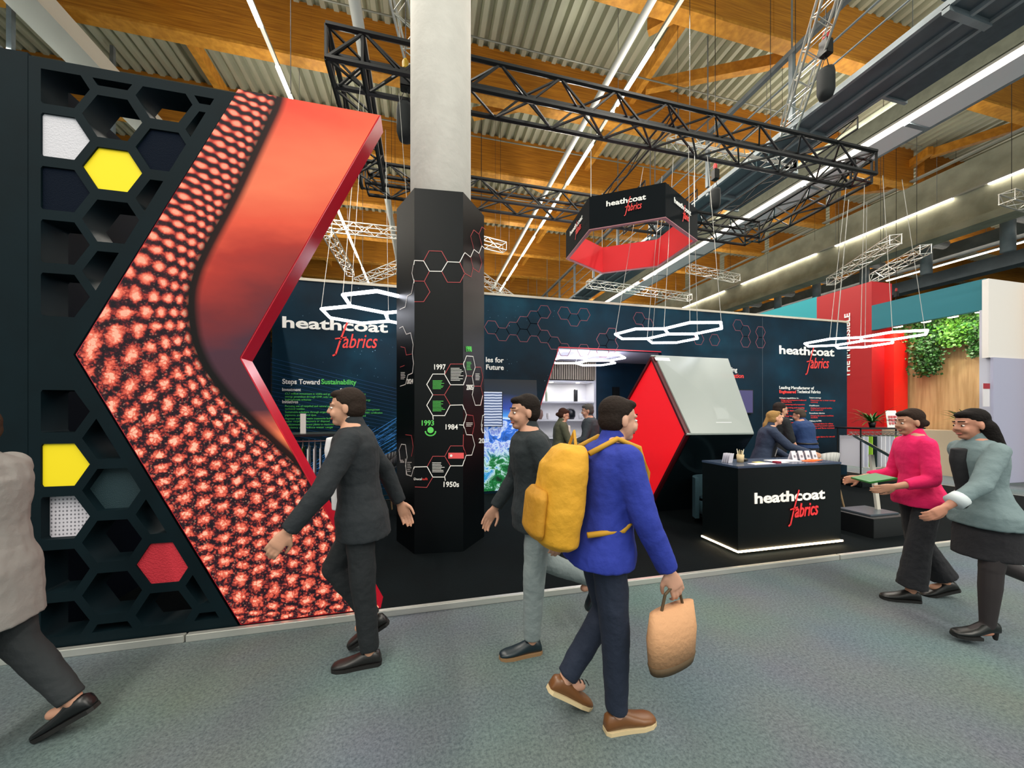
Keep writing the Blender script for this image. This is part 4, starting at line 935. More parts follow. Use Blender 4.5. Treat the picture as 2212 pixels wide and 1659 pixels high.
teal = M('teal_board', '#0f6a78', .6)
NBO = Vector((12.5, 5.5, 0))
def nbs(name, bm, mat, lab=None):
    bmesh.ops.translate(bm, verts=bm.verts[:], vec=NBO); return obj(name, bm, mat, kind='structure')
nbs('wall_fascia', box(NB(), 0, .15, .03, 2.2, 3.97, 4.68), teal)
nbs('wall_teal', box(NB(), 0, .15, 3.7, 16, 3.0, 5.4), M('teal_board2', '#1d95a0', .6))
nbs('wall_timber', box(NB(), 1.2, 1.3, -.5, 3.2, 0, 4.6), M('oak_board', '#c3a274', .6, noise_scale=2, col2='#a9875a', stretch=(4, 8, .6)))
nbs('ceiling_stand', box(NB(), .15, 1.2, .03, 2.2, 4.3, 4.35), kw)
nbs('wall_pillar', box(NB(), 0, .4, -.06, .12, 0, 3.97), M('pillar_lilac', '#b9bccb', .6))
for i, Y in enumerate((.25, .72, 1.22, 1.8)):
    bm = NB(); tube(bm, [(.35, Y, 3.99), (.35, Y, 4.02)], .09, 14); bmesh.ops.translate(bm, verts=bm.verts[:], vec=NBO); obj('spot_light', bm, spot_e, label='small round spot light under the teal fascia', cat='spot light', group='spot lights under the teal fascia')
    lamp_area('stand_spot', (12.9, 5.5+Y, 3.97), .15, .15, 14, (1, .93, .75), (0, math.radians(-20), 0))
wbx = empty('white_stand', (12.5, 4.6, 0), 0, 'white and lilac stand wall at the right edge of the photo', 'exhibition stand')
obj('upper_box', box(NB(), -.13, 4, .82, .92, 2.85, 4.63), M('box_white', '#e4e0dc', .6), wbx)
obj('lilac_wall', box(NB(), -.06, 1.45, .78, .825, 0, 2.85), M('wall_lilac', '#a9abc4', .6), wbx)
bm = NB(); box(bm, 1.46, 3.5, 1.4, 1.5, 0, 2.85); obj('white_wall', bm, wht, wbx)
obj('yellow_disc', tube(NB(), [(1.75, 1.38, 1.95), (1.75, 1.4, 1.95)], .17, 20), M('disc_yellow', '#e6cf1e', .5), wbx)
obj('counter_top', box(NB(), 1.5, 3, 1.0, 1.4, 1.1, 1.16), wht, wbx)
p = onY(2127, 830, 5.42)-wbx.location
obj('notice', box(NB(), p.x-.05, p.x+.17, p.y-.0, p.y+.01, p.z-.5, p.z+.02), M('notice_white', '#dcd8dc', .6), wbx); obj('notice_header', box(NB(), p.x-.05, p.x+.17, p.y-.006, p.y, p.z-.1, p.z+.02), M('notice_red', '#a02030', .6), wbx)
# hanging ivy
def ivy(cx_, top, bot, w, n, label, seed, mat=None):
    rnd = random.Random(seed); bm = NB(); X = 13.55
    for i in range(n):
        t_ = rnd.random()**.8; y = cx_+rnd.gauss(0, w*(1-.55*t_)*.5); z = top-(top-bot)*t_*rnd.uniform(.85, 1); x_ = X-abs(rnd.gauss(0, .10))-.03
        s_ = rnd.uniform(.02, .045); q_ = Matrix.Rotation(rnd.uniform(0, 6.28), 3, 'X') @ Matrix.Rotation(rnd.uniform(-.9, .9), 3, 'Y') @ Matrix.Rotation(rnd.uniform(-.9, .9), 3, 'Z')
        vs = [bm.verts.new(Vector((x_, y, z))+q_ @ Vector(c_)*s_) for c_ in ((0, -.2, -1), (0, .9, -.2), (.3, .2, 1), (0, -.9, .1))]
        bm.faces.new(vs)
    return obj('hanging_ivy', bm, mat or leafm2, label=label, cat='hanging plant', group='ivy hanging on the timber wall')
def yv(px): return onX(px, 800, 13.45).y
def zv(px, py): return onX(px, py, 13.45).z
iv2 = M('ivy_leaf_dark', '#2f6a24', .5, col2='#173a14', noise_scale=9)
ivy(yv(2000), 4.4, zv(2000, 815), .55, 2600, 'largest ivy cascade in the middle of the timber wall', 1, iv2)
ivy(yv(1932), 4.3, zv(1932, 800), .22, 600, 'narrow dark ivy strand left of the largest cascade', 2, iv2)
ivy(yv(1890), 4.3, zv(1890, 812), .2, 600, 'ivy strand beside the red tower edge', 3)
ivy(yv(2065), 4.4, zv(2065, 750), .55, 1500, 'broad bright ivy right of the largest cascade', 4)
ivy(yv(2105), 4.4, zv(2105, 775), .25, 700, 'ivy strand at the pale right pillar', 5, iv2)
ivy(yv(1960), 4.4, zv(1960, 700), .9, 1100, 'bright ivy fringe under the teal fascia', 6)
palm(13.2, 6.15, 1.15, 'palm in front of the timber wall behind the dark haired walker', .8, 40)
obj('plant_bench', box(NB(), 12.9, 13.6, 5.5, 8.0, 0, 1.149), M('bench_pale', '#b8a890', .6), label='pale bench along the timber wall', cat='bench')

# ------------------------------------------------------------------ people
def rcone(bm, p0, r0, p1, r1, n=14, sx=1., lat=None, caps=True):
    """tapered limb with round ends; sx squashes the section along lat"""
    p0 = Vector(p0); p1 = Vector(p1); d = p1-p0; L = d.length
    if L < 1e-5: d = Vector((0, 0, 1)); L = 1e-5
    d = d.normalized(); u, v = frame_of(d)
    if lat is not None:
        u = (Vector(lat)-d*d.dot(Vector(lat))).normalized(); v = u.cross(d)
    st = []
    if caps:
        for k_ in (80, 55, 28): a = math.radians(k_); st.append((-math.sin(a)*r0, math.cos(a)*r0))
    st += [(0, r0), (L, r1)]
    if caps:
        for k_ in (28, 55, 80): a = math.radians(k_); st.append((L+math.sin(a)*r1, math.cos(a)*r1))
    rings = [[bm.verts.new(p0+d*t_+(u*math.cos(2*PI*j/n)*sx+v*math.sin(2*PI*j/n))*r_) for j in range(n)] for t_, r_ in st]
    for a, b in zip(rings, rings[1:]):
        for j in range(n): bm.faces.new((a[j], a[(j+1) % n], b[(j+1) % n], b[j]))
    bm.faces.new(rings[0][::-1]); bm.faces.new(rings[-1])
def ell(bm, c, f, l, u, rf, rl, ru, n=12):
    c = Vector(c); rings = []
    for i in range(1, n):
        t_ = PI*i/n; rings.append([bm.verts.new(c+u*math.cos(t_)*ru+(f*math.cos(2*PI*j/16)*rf+l*math.sin(2*PI*j/16)*rl)*math.sin(t_)) for j in range(16)])
    a_ = bm.verts.new(c+u*ru); b_ = bm.verts.new(c-u*ru)
    for j in range(16):
        bm.faces.new((a_, rings[0][j], rings[0][(j+1) % 16])); bm.faces.new((b_, rings[-1][(j+1) % 16], rings[-1][j]))
    for a, b in zip(rings, rings[1:]):
        for j in range(16): bm.faces.new((a[j], b[j], b[(j+1) % 16], a[(j+1) % 16]))
def loft(bm, secs, n=22):
    """secs: (centre, lateral vec, forward vec, half width, half depth) as closed stack, superelliptic section"""
    rings = []
    for c, l, f, a, b in secs:
        r = []
        for j in range(n):
            t_ = 2*PI*j/n; ct, st_ = math.cos(t_), math.sin(t_); e = .85
            r.append(bm.verts.new(c+l*(a*abs(ct)**e*(1 if ct > 0 else -1))+f*(b*abs(st_)**e*(1 if st_ > 0 else -1))))
        rings.append(r)
    for a, b in zip(rings, rings[1:]):
        for j in range(n): bm.faces.new((a[j], a[(j+1) % n], b[(j+1) % n], b[j]))
    bm.faces.new(rings[0][::-1]); bm.faces.new(rings[-1])
def fused(name, bm, mat, parent, voxel, smooth_it=4, label=None, fold=0.):
    bmesh.ops.recalc_face_normals(bm, faces=bm.faces[:])
    me = bpy.data.meshes.new('tmp'); bm.to_mesh(me); bm.free(); o = bpy.data.objects.new('tmp', me); C.objects.link(o)
    md = o.modifiers.new('r', 'REMESH'); md.mode = 'VOXEL'; md.voxel_size = voxel; md.adaptivity = 0
    ms = o.modifiers.new('s', 'SMOOTH'); ms.iterations = smooth_it; ms.factor = .5
    if fold:
        tx = bpy.data.textures.get('folds') or bpy.data.textures.new('folds', 'CLOUDS'); tx.noise_scale = .09; tx.noise_depth = 2
        mdp = o.modifiers.new('d', 'DISPLACE'); mdp.texture = tx; mdp.strength = fold*2.0; mdp.mid_level = .5; mdp.texture_coords = 'LOCAL'
    dg = bpy.context.evaluated_depsgraph_get(); dg.update(); m2 = bpy.data.meshes.new_from_object(o.evaluated_get(dg)); bpy.data.objects.remove(o)
    return obj(name, m2, mat, parent, True, label=label)
def shoe(parent, ank, toe_dir, mats, L=.28, name='shoe', pitch=0., heel=0., lab=None, ground=True):
    """ank: ankle joint; toe_dir horizontal unit; pitch tilts the toe down"""
    d = Vector((toe_dir[0], toe_dir[1], 0)).normalized(); l = Vector((-d.y, d.x, 0)); up = Vector((0, 0, 1))
    q = Matrix.Rotation(pitch, 3, l)
    def P(x, y, z): return Vector(ank)+q @ (d*x+l*y+up*(z-.085))
    f, uu = q @ d, q @ up
    bm = NB(); secs = []
    for x, w_, h0, h1 in ((-.065, .022, .012, .05), (-.055, .032, .012, .085), (-.02, .036, .012, .10), (.03, .037, .012, .095), (.08, .042, .012, .072), (.13, .047, .012, .055), (.17, .045, .012, .048), (.20, .034, .012, .04), (.212, .018, .014, .03)):
        x = x*L/.28; hz = heel*max(0, min(1, (.09-x)/.12)); secs.append((P(x, 0, (h0+h1)/2+hz), l, uu, w_, (h1-h0)/2))
    loft(bm, secs, 16); s = obj(name, bm, mats[0], parent, True, label=lab)
    bm = NB(); pts = []
    out = [(-.068, .02), (-.05, .036), (0, .038), (.06, .042), (.13, .05), (.18, .045), (.208, .028), (.216, 0)]
    lp = [(x*L/.28, w_) for x, w_ in out]+[(x*L/.28, -w_) for x, w_ in out[-2::-1]]
    if heel: lp = [(x, w_) for x, w_ in lp if x > .05]; 
    prism(bm, [P(x, w_, 0) for x, w_ in lp], uu*.02); obj('sole', bm, mats[1], s)
    if heel:
        bm = NB(); rcone(bm, P(-.045, 0, 0.005), .012, P(-.04, 0, .03+heel), .022, 10); obj('heel', bm, mats[1], s)
    return s
def hand(bm, w, d, n, k=1., curl=.5, side=1, spread=.06, thumb_out=.6):
    """w wrist, d along the palm, n palm normal (the side the fingers curl to); side: thumb side sign"""
    d = d.normalized(); n = (n-d*n.dot(d)).normalized(); a = d.cross(n)*side
    loft(bm, [(w-d*.02*k, a, n, .026*k, .02*k), (w+d*.01*k, a, n, .029*k, .018*k), (w+d*.04*k, a, n, .038*k, .016*k), (w+d*.075*k, a, n, .042*k, .014*k), (w+d*.09*k, a, n, .040*k, .011*k)], 16)
    Ls = (.042, .048, .044, .034); offs = (.031, .0105, -.0105, -.031)
    for i in range(4):
        b0 = w+d*(.082-.004*(i == 3))*k+a*offs[i]*k; sd = (a*offs[i]*spread*20).normalized()*spread*abs(offs[i])*20 if abs(offs[i]) > 0 else Vector()
        ang = curl*.35; cur = b0; r_ = .0092*k
        for s_, (ls, dr) in enumerate(((1, .0086), (.68, .0080), (.52, .0072))):
            dirv = (d*math.cos(ang)+n*math.sin(ang)+sd*.35).normalized(); nx = cur+dirv*Ls[i]*ls*k; rcone(bm, cur, r_, nx, dr*k, 10); cur = nx; r_ = dr*k; ang += curl*.9
    t0 = w+d*.02*k+a*.028*k; t1 = t0+(d*.7+a*thumb_out+n*.35).normalized()*.042*k; t2 = t1+(d*.95+a*thumb_out*.3+n*.45).normalized()*.032*k; t3 = t2+(d*1+n*.45).normalized()*.024*k
    rcone(bm, t0, .015*k, t1, .0115*k, 10); rcone(bm, t1, .0112*k, t2, .0098*k, 10); rcone(bm, t2, .0098*k, t3, .0082*k, 10)
def person(loc, rz, Ht, label, P):
    """P: pose and clothes. local frame: forward +x, left +y"""
    k = Ht/1.75; fem = P.get('fem', 0); skin = M('skin_'+P.get('skin', '#c99277'), P.get('skin', '#c99277'), .55, bump=.05, bscale=60)
    t = empty('person', loc, rz, label, 'person')
    lean = P.get('lean', .04); X_, Y_, Z_ = Vector((1, 0, 0)), Vector((0, 1, 0)), Vector((0, 0, 1))
    def sag(a): return Vector((math.sin(a), 0, -math.cos(a)))
    legs = P.get('legs', ((0, 0), (0, 0)))    # (hip flex, knee flex) left,right
    th, sh = .43*k, .42*k
    drops = [th*math.cos(h_)+sh*math.cos(h_-kn) for h_, kn in legs]
    st_ = P.get('stance', 0 if drops[0] >= drops[1] else 1)
    heel = P.get('heel', 0)
    hipz = .085+heel+drops[st_]; pel = Vector((0, 0, hipz))
    sx = .092*k*(1.02 if fem else 1); hips, knees, anks = [], [], []
    for i, sgn in enumerate((1, -1)):
        h_, kn = legs[i]; hp = pel+Y_*sgn*sx; spl = P.get('splay', 0)*sgn
        d1 = sag(h_)+Y_*spl; d2 = sag(h_-kn)+Y_*(spl-.02*sgn); kp = hp+d1.normalized()*th; hips.append(hp); knees.append(kp); anks.append(kp+d2.normalized()*sh)
    off = Vector((anks[st_].x, anks[st_].y, 0)); off = -off
    pel += off; hips = [v+off for v in hips]; knees = [v+off for v in knees]; anks = [v+off for v in anks]
    S = lambda s_: pel+(Z_*math.cos(lean)+X_*math.sin(lean))*s_*k     # along the spine
    upv = (Z_*math.cos(lean)+X_*math.sin(lean)); fw = (X_*math.cos(lean)-Z_*math.sin(lean))
    tw = P.get('twist', 0); fwt = (Matrix.Rotation(tw, 3, Z_) @ fw); lat = Matrix.Rotation(tw, 3, Z_) @ Y_
    shw = (.165 if fem else .192)*k
    W = P.get('wide', .93 if fem else 1.)
    body = [(S(-.07), .150, .10), (S(.0), .168 if fem else .158, .115), (S(.07), .155, .108), (S(.17), .122 if fem else .142, .098), (S(.28), .138 if fem else .158, .112), (S(.38), .150 if fem else .178, .118), (S(.46), .135 if fem else .165, .095), (S(.51), .085, .07), (S(.55), .055, .052)]
    def tsecs(grow, s0=-.2, s1=1., fl=0):
        out_ = []
        for i, (c, a, b) in enumerate(body):
            s_ = (-.07, 0, .07, .17, .28, .38, .46, .51, .55)[i]
            if s0 <= s_ <= s1:
                l_ = Y_.lerp(lat, min(1, max(0, s_/.4))); f_ = X_.lerp(fwt, min(1, max(0, s_/.3)))
                g = grow*(1 if s_ < .47 else .5); out_.append((c, l_, f_, (a*W+g)*k, (b*W+g)*k))
        return out_
    neck0, hc0 = S(.50), S(.638)
    hp_ = P.get('head', (0, 0)); hy, hpi = hp_          # yaw, pitch (down +)
    hf = Matrix.Rotation(tw+hy, 3, Z_) @ X_; hl = Matrix.Rotation(tw+hy, 3, Z_) @ Y_; R_ = Matrix.Rotation(hpi, 3, hl); hf = R_ @ hf; hu = R_ @ Z_
    hc = hc0+hf*.025*k+X_*.0
    hk = k*(.97 if fem else 1)
    # arms
    arms = P.get('arms', ((.05, .25, .1), (.05, .25, .1)))   # shoulder flex, elbow flex, abduct
    shs, els, wrs, fdirs = [], [], [], []
    ua, fa = .29*k, .255*k
    for i, sgn in enumerate((1, -1)):
        a_, e_, ab = arms[i]; sp0 = S(.435)+lat*sgn*shw
        q = Matrix.Rotation(tw, 3, Z_)
        d1 = q @ (sag(a_)+Y_*sgn*ab).normalized(); d2 = q @ (sag(a_+e_)+Y_*sgn*(arms[i][3] if len(arms[i]) > 3 else ab*.3)).normalized()
        el = sp0+d1*ua; wr = el+d2*fa; shs.append(sp0); els.append(el); wrs.append(wr); fdirs.append(d2)
    vox = P.get('vox', .0065)
    # ---- body: one continuous surface
    bm = NB(); loft(bm, tsecs(0))
    rcone(bm, neck0, .058*k, hc-hu*.07*hk-hf*.012, .05*k)
    ell(bm, hc+hu*.022*hk-hf*.014*hk, hf, hl, hu, .094*hk, .075*hk, .088*hk)
    ell(bm, hc+hf*.022*hk-hu*.035*hk, hf, hl, hu, .068*hk, .060*hk, .082*hk)
    ell(bm, hc+hf*.050*hk-hu*.092*hk, hf, hl, hu, .034*hk, .034*hk, .024*hk)
    rcone(bm, hc+hf*.084*hk+hu*.008*hk, .008*hk, hc+hf*.102*hk-hu*.028*hk, .0125*hk, 10)
    for s_ in (1, -1):
        ell(bm, hc-hf*.008*hk+hl*s_*.074*hk-hu*.018*hk, hf, hl, hu, .019*hk, .009*hk, .031*hk)
        ell(bm, hc+hf*.092*hk+hl*s_*.012*hk-hu*.032*hk, hf, hl, hu, .010*hk, .008*hk, .008*hk, 8)
        ell(bm, hc+hf*.066*hk+hl*s_*.034*hk-hu*.042*hk, hf, hl, hu, .022*hk, .022*hk, .026*hk)
        rcone(bm, hc+hf*.083*hk+hl*s_*.012*hk+hu*.018*hk, .009*hk, hc+hf*.070*hk+hl*s_*.045*hk+hu*.016*hk, .009*hk, 8)
    for i in (0, 1):
        sgn = 1 if i == 0 else -1
        rcone(bm, shs[i]-lat*sgn*.03*k, .052*k*W, els[i], .040*k); rcone(bm, els[i], .040*k, wrs[i], .026*k)
        hd = P.get('hands', ({}, {}))[i]; d_ = hd.get('d'); d_ = Vector(d_) if d_ else fdirs[i]; n_ = hd.get('n'); n_ = Vector(n_) if n_ else -lat*sgn
        hand(bm, wrs[i]+d_*.012, d_, n_, k*(.93 if fem else 1.02), hd.get('curl', .55), hd.get('side', sgn if n_.dot(-lat*sgn) > .5 else 1))
        rcone(bm, hips[i]-Z_*.04, .078*k, knees[i], .058*k); rcone(bm, knees[i], .058*k, knees[i].lerp(anks[i], .3), .058*k); rcone(bm, knees[i].lerp(anks[i], .3), .058*k, anks[i], .036*k)
        dT = (Vector((1, 0, 0))); rcone(bm, anks[i]-Z_*.03, .034*k, anks[i]+X_*.09*k-Z_*.05, .026*k)
    fused('body', bm, skin, t, vox, 3)
    # lips and eyes
    bm = NB(); ell(bm, hc+hf*.083*hk-hu*.070*hk, hf, hl, hu, .010*hk, .024*hk, .0075*hk); obj('mouth', bm, M('lips', '#a0584e', .5), t, True)
    for s_ in (1, -1):
        bm = NB(); ell(bm, hc+hf*.0765*hk+hl*s_*.031*hk-hu*.006*hk, hf, hl, hu, .009*hk, .012*hk, .0065*hk, 8); ey = obj('eye', bm, M('eye_white', '#e6e2dc', .3), t, True)
        bm = NB(); ell(bm, hc+hf*.0835*hk+hl*s_*.031*hk-hu*.006*hk, hf, hl, hu, .004*hk, .0065*hk, .0062*hk, 8); obj('iris', bm, M('iris_dark', '#2a1c14', .2), ey, True)
        bm = NB(); rcone(bm, hc+hf*.088*hk+hl*s_*.014*hk+hu*.026*hk, .0045*hk, hc+hf*.074*hk+hl*s_*.048*hk+hu*.026*hk, .003*hk, 8); obj('eyebrow', bm, M('hair_'+P['hairc'], P['hairc'], .8, bump=.35, bscale=70, spec=.15), t, True)
    # hair
    hm = M('hair_'+P['hairc'], P['hairc'], .8, bump=.35, bscale=70, spec=.15); bm = NB(); hs = P.get('hair', 'short')
    ell(bm, hc+hu*.038*hk-hf*.026*hk, hf, hl, hu, .094*hk, .083*hk, .082*hk)
    ell(bm, hc-hu*.01*hk-hf*.045*hk, hf, hl, hu, .070*hk, .081*hk, .075*hk)
    if hs != 'bald': ell(bm, hc+hu*.075*hk+hf*.02*hk, hf, hl, hu, .066*hk, .064*hk, .030*hk)
    if hs == 'ponytail':
        b0 = hc-hf*.10*hk+hu*.01*hk; pts = [b0, b0-hf*.035+Vector((0, 0, -.08)), b0-hf*.05+Vector((0, 0, -.20)), b0-hf*.04+Vector((0, 0, -.30))]
        for a, b in zip(pts, pts[1:]): rcone(bm, a, .032*hk, b, .026*hk)
    if hs == 'bun': ell(bm, hc-hf*.115*hk-hu*.03*hk, hf, hl, hu, .035*hk, .035*hk, .035*hk)
    if hs == 'long':
        for s_ in (-1, 0, 1):
            a = hc-hf*.06*hk+hl*s_*.045*hk-hu*.03*hk; b = a-hf*.03+Vector((0, 0, -.16))-X_*.03; c = b+Vector((-.04, 0, -.16)); rcone(bm, a, .055*hk, b, .055*hk); rcone(bm, b, .055*hk, c, .03*hk)
    fused('hair', bm, hm, t, .009, 3, fold=.004)
    # ---- trousers / skirt
    cl = P['clothes']
    if 'trousers' in cl:
        tc_, fl = cl['trousers'], cl.get('flare', 0); bm = NB(); loft(bm, tsecs(.012, -.2, .10))
        for i in (0, 1):
            rcone(bm, hips[i]-Z_*.03, .088*k, knees[i], (.074+fl*.25)*k); e_ = knees[i].lerp(anks[i], cl.get('hem', .96)); rcone(bm, knees[i], (.073+fl*.25)*k, e_, (.056+fl)*k, caps=False); rcone(bm, knees[i], .07*k, knees[i]+Z_*.001, .07*k)
        fused('trousers', bm, M('cloth_'+tc_, tc_, .85, bump=.35, bscale=25), t, .009, 3, fold=.006)
    if 'skirt' in cl:
        bm = NB(); mid = (knees[0]+knees[1])/2; c2 = pel.lerp(mid, .86); dx = abs(knees[0].x-knees[1].x)/2
        secs = tsecs(.006, -.01, .10); secs = [(c2, Y_, X_, .172*k, (.115+dx)*k), (pel.lerp(mid, .4), Y_, X_, .178*k, (.115+dx*.4)*k)]+secs
        loft(bm, secs); fused('skirt', bm, M('cloth_'+cl['skirt'], cl['skirt'], .85, bump=.3, bscale=25), t, .01, 4, fold=.004)
    if 'tights' in cl:
        bm = NB()
        for i in (0, 1): rcone(bm, hips[i]-Z_*.04, .084*k, knees[i], .064*k); rcone(bm, knees[i], .062*k, knees[i].lerp(anks[i], .3), .061*k); rcone(bm, knees[i].lerp(anks[i], .3), .061*k, anks[i], .040*k); rcone(bm, anks[i], .040*k, anks[i]+X_*.10*k-Z_*.045, .03*k)
        fused('tights', bm, M('tights', '#241d1f', .6), t, .008, 3)
    if 'shirt' in cl:
        bm = NB(); loft(bm, [(c+f_*.066, l_, f_, a*.34, b*.80) for c, l_, f_, a, b in tsecs(.022, -.0, .50)]); rcone(bm, S(.485), .066*k, S(.545), .060*k)
        fused('shirt', bm, M('cloth_'+cl['shirt'], cl['shirt'], .8, bump=.2, bscale=25), t, .009, 3, fold=.003)
    if 'top' in cl:
        tc_ = cl['top']; lo_ = cl.get('top_low', -.05); g = cl.get('grow', .02); bm = NB(); secs = tsecs(g, (-.02 if lo_ <= -.1 else lo_) if lo_ != -.05 else -.02, .52)
        if lo_ <= -.1: c2 = S(lo_); W2 = 1.08 if fem else max(W, 1); secs = [(c2, Y_, X_, (.180+g)*k*W2, (.136+g)*k*W2), (c2.lerp(S(-.02), .5), Y_, X_, (.180+g)*k*W2, (.134+g)*k*W2), (S(-.03), Y_, X_, (.178+g)*k*W2, (.134+g)*k*W2)]+secs[1 if len(secs) > 6 else 0:]
        loft(bm, secs)
        sl = cl.get('sleeve', 1.)
        for i in (0, 1):
            sgn = 1 if i == 0 else -1; rcone(bm, shs[i]-lat*sgn*.035*k, (.066+g*.4)*k*W, els[i], (.052+g*.4)*k)
            if sl > .5: rcone(bm, els[i], (.051+g*.4)*k, els[i].lerp(wrs[i], (sl-.5)*2), (.040+g*.4)*k, caps=False); rcone(bm, els[i], .05*k, els[i]+Z_*.001, .05*k)
        if cl.get('collar', 1): rcone(bm, S(.485)-fwt*.008, .080*k, S(.535)-fwt*.004, .066*k)
        fused('jacket' if 'shirt' in cl else 'top', bm, M('cloth_'+tc_, tc_, .85, bump=.35, bscale=22), t, .009, 3, fold=.006)
    if 'cuff' in cl:
        for i in (0, 1):
            bm = NB(); rcone(bm, els[i].lerp(wrs[i], .55), .056*k, els[i].lerp(wrs[i], .82), .058*k, caps=False); obj('cuff', bm, M('cloth_'+cl['cuff'], cl['cuff'], .8), t, True)
    if 'belt' in cl:
        bm = NB(); loft(bm, [(c, l_, f_, a, b) for c, l_, f_, a, b in [(S(.075), Y_, X_, .178*k*W, .135*k*W), (S(.105), Y_, X_, .172*k*W, .132*k*W)]]); obj('belt', bm, M('belt_black', '#15120f', .4), t, True)
    if 'lanyard' in cl:
        bm = NB(); f0 = (.118+.045)*k*W
        for s_ in (-1, 1): tube(bm, [S(.50)+lat*s_*.06*k+fwt*.05, S(.40)+lat*s_*.05*k+fwt*(f0-.02), S(.20)+fwt*(f0)], .005, 6)
        obj('lanyard', bm, M('cloth_'+cl['lanyard'], cl['lanyard'], .7), t); bm = NB(); c = S(.15)+fwt*(f0+.006); prism(bm, [c-lat*.04-upv*.06, c+lat*.04-upv*.06, c+lat*.04+upv*.05, c-lat*.04+upv*.05], fwt*.004); obj('badge', bm, M('badge_white', '#e6e0e0', .5), t)
    if 'glasses' in cl:
        bm = NB()
        for s_ in (1, -1):
            c = hc+hf*.095*hk+hl*s_*.032*hk-hu*.006*hk; tube(bm, [c+hl*.021*math.cos(a)+hu*.015*math.sin(a) for a in [2*PI*j/12 for j in range(12)]], .0018, 5, closed=True); tube(bm, [c+hl*s_*.021, hc+hl*s_*.08*hk-hf*.005], .0018, 5)
        obj('glasses', bm, M('glasses', '#3a2a20', .3), t)
    sc_ = cl.get('shoes', ('#151515', '#0c0c0c'))
    pit = P.get('pitch', (0, 0))
    for i in (0, 1):
        td = (1, 0); s = shoe(t, anks[i]-Z_*heel*0, td, (M('shoe_'+sc_[0], sc_[0], .35), M('sole_'+sc_[1], sc_[1], .7)), L=.28*k, pitch=pit[i], heel=heel)
        if cl.get('laces'):
            bm = NB()
            for j in range(4): c = anks[i]+X_*(.06+.022*j)*k+Z_*(-.012-.010*j); tube(bm, [c-Y_*.02, c+Z_*.006, c+Y_*.02], .003, 5)
            obj('laces', bm, M('lace', '#10141c', .7), s)
    return t, dict(S=S, wr=wrs, hc=hc, hf=hf, pel=pel, fwt=fwt, lat=lat, up=upv, anks=anks)
D_ = math.radians
# walker in dark suit (walks left)
person((-.33, 2.46, 0), PI, 1.84, 'man in dark suit and white shirt striding left beside the chevron screen', dict(lean=.10, legs=((D_(-3), D_(2)), (D_(24), D_(58))), pitch=(0, D_(28)), arms=((D_(24), D_(14), .26), (D_(-34), D_(12), .22)), skin='#c08f75', hairc='#2a211c',
    clothes=dict(trousers='#14191d', top='#1a2025', shirt='#d9d6d8', shoes=('#1c1a1a', '#0d0c0c'), top_low=-.16), head=(0, .05)))
# second walker, grey jeans (walks left)
person((.70, 2.32, 0), PI, 1.80, 'man with dark hair in dark jacket and grey jeans walking left past the column', dict(lean=.08, legs=((D_(4), D_(2)), (D_(-14), D_(52))), pitch=(0, D_(55)), arms=((D_(-20), D_(20), .1), (D_(8), D_(24), .24)), skin='#b98a72', hairc='#1e1815',
    clothes=dict(trousers='#7b8687', top='#1b2428', shoes=('#14232a', '#8a6a48'), top_low=-.14), head=(D_(6), .05)))
# backpack walker (walks right)
bp_, inf = person((.95, 1.66, 0), 0, 1.76, 'person in blue jacket and navy jeans with large yellow backpack walking right in front', dict(lean=.14, legs=((D_(12), D_(48)), (D_(5), D_(3))), pitch=(D_(30), 0), arms=((D_(-8), D_(30), .14), (D_(12), D_(14), .12)), skin='#c2937c', hairc='#241c18',
    clothes=dict(trousers='#141f33', top='#1d2f8f', shoes=('#6b4424', '#c9b48c'), laces=1, top_low=-.10, grow=.032), head=(0, .08), vox=.006))
S_ = inf['S']; fwd = inf['fwt']; k = 1.76/1.75
pk = empty('backpack', (0, 0, 0), 0, 'large mustard yellow backpack worn by the person in blue jacket', 'backpack'); base = Vector((.95, 1.66, 0))
def bk_(s_, back, w_, dp): return (base+S_(s_)-fwd*back, inf['lat'], fwd, w_, dp)
ym = M('backpack_yellow', '#c8921c', .75, bump=.4, bscale=18)
bm = NB(); loft(bm, [bk_(-.04, .25, .11, .08), bk_(-.01, .255, .16, .11), bk_(.15, .26, .175, .12), bk_(.35, .255, .17, .11), bk_(.44, .235, .14, .08), bk_(.47, .22, .09, .05)]); fused('bag_body', bm, ym, pk, .01, 6, fold=.006)
bm = NB(); loft(bm, [bk_(.0, .365, .10, .03), bk_(.03, .375, .13, .04), bk_(.20, .38, .13, .04), bk_(.24, .365, .10, .03)]); fused('front_pocket', bm, M('backpack_ochre', '#b07c14', .75, bump=.4, bscale=18), pk, .01, 4)
for s_ in (1, -1):
    bm = NB(); l_ = inf['lat']*s_*.10
    pts = [base+S_(.44)-fwd*.17+l_, base+S_(.53)-fwd*.03+l_, base+S_(.50)+fwd*.10+l_, base+S_(.38)+fwd*.165+l_, base+S_(.22)+fwd*.16+l_*1.25, base+S_(.10)+fwd*.02+l_*1.75, base+S_(.06)-fwd*.15+l_*1.5]
    tube(bm, pts, .014, 8); obj('shoulder_strap', bm, M('strap_yellow', '#b8891e', .7), pk, True)
bm = NB(); tube(bm, [base+S_(.47)-fwd*.22-inf['lat']*.04, base+S_(.54)-fwd*.22, base+S_(.47)-fwd*.22+inf['lat']*.04], .008, 6); obj('carry_handle', bm, MC['strap_yellow'], pk)
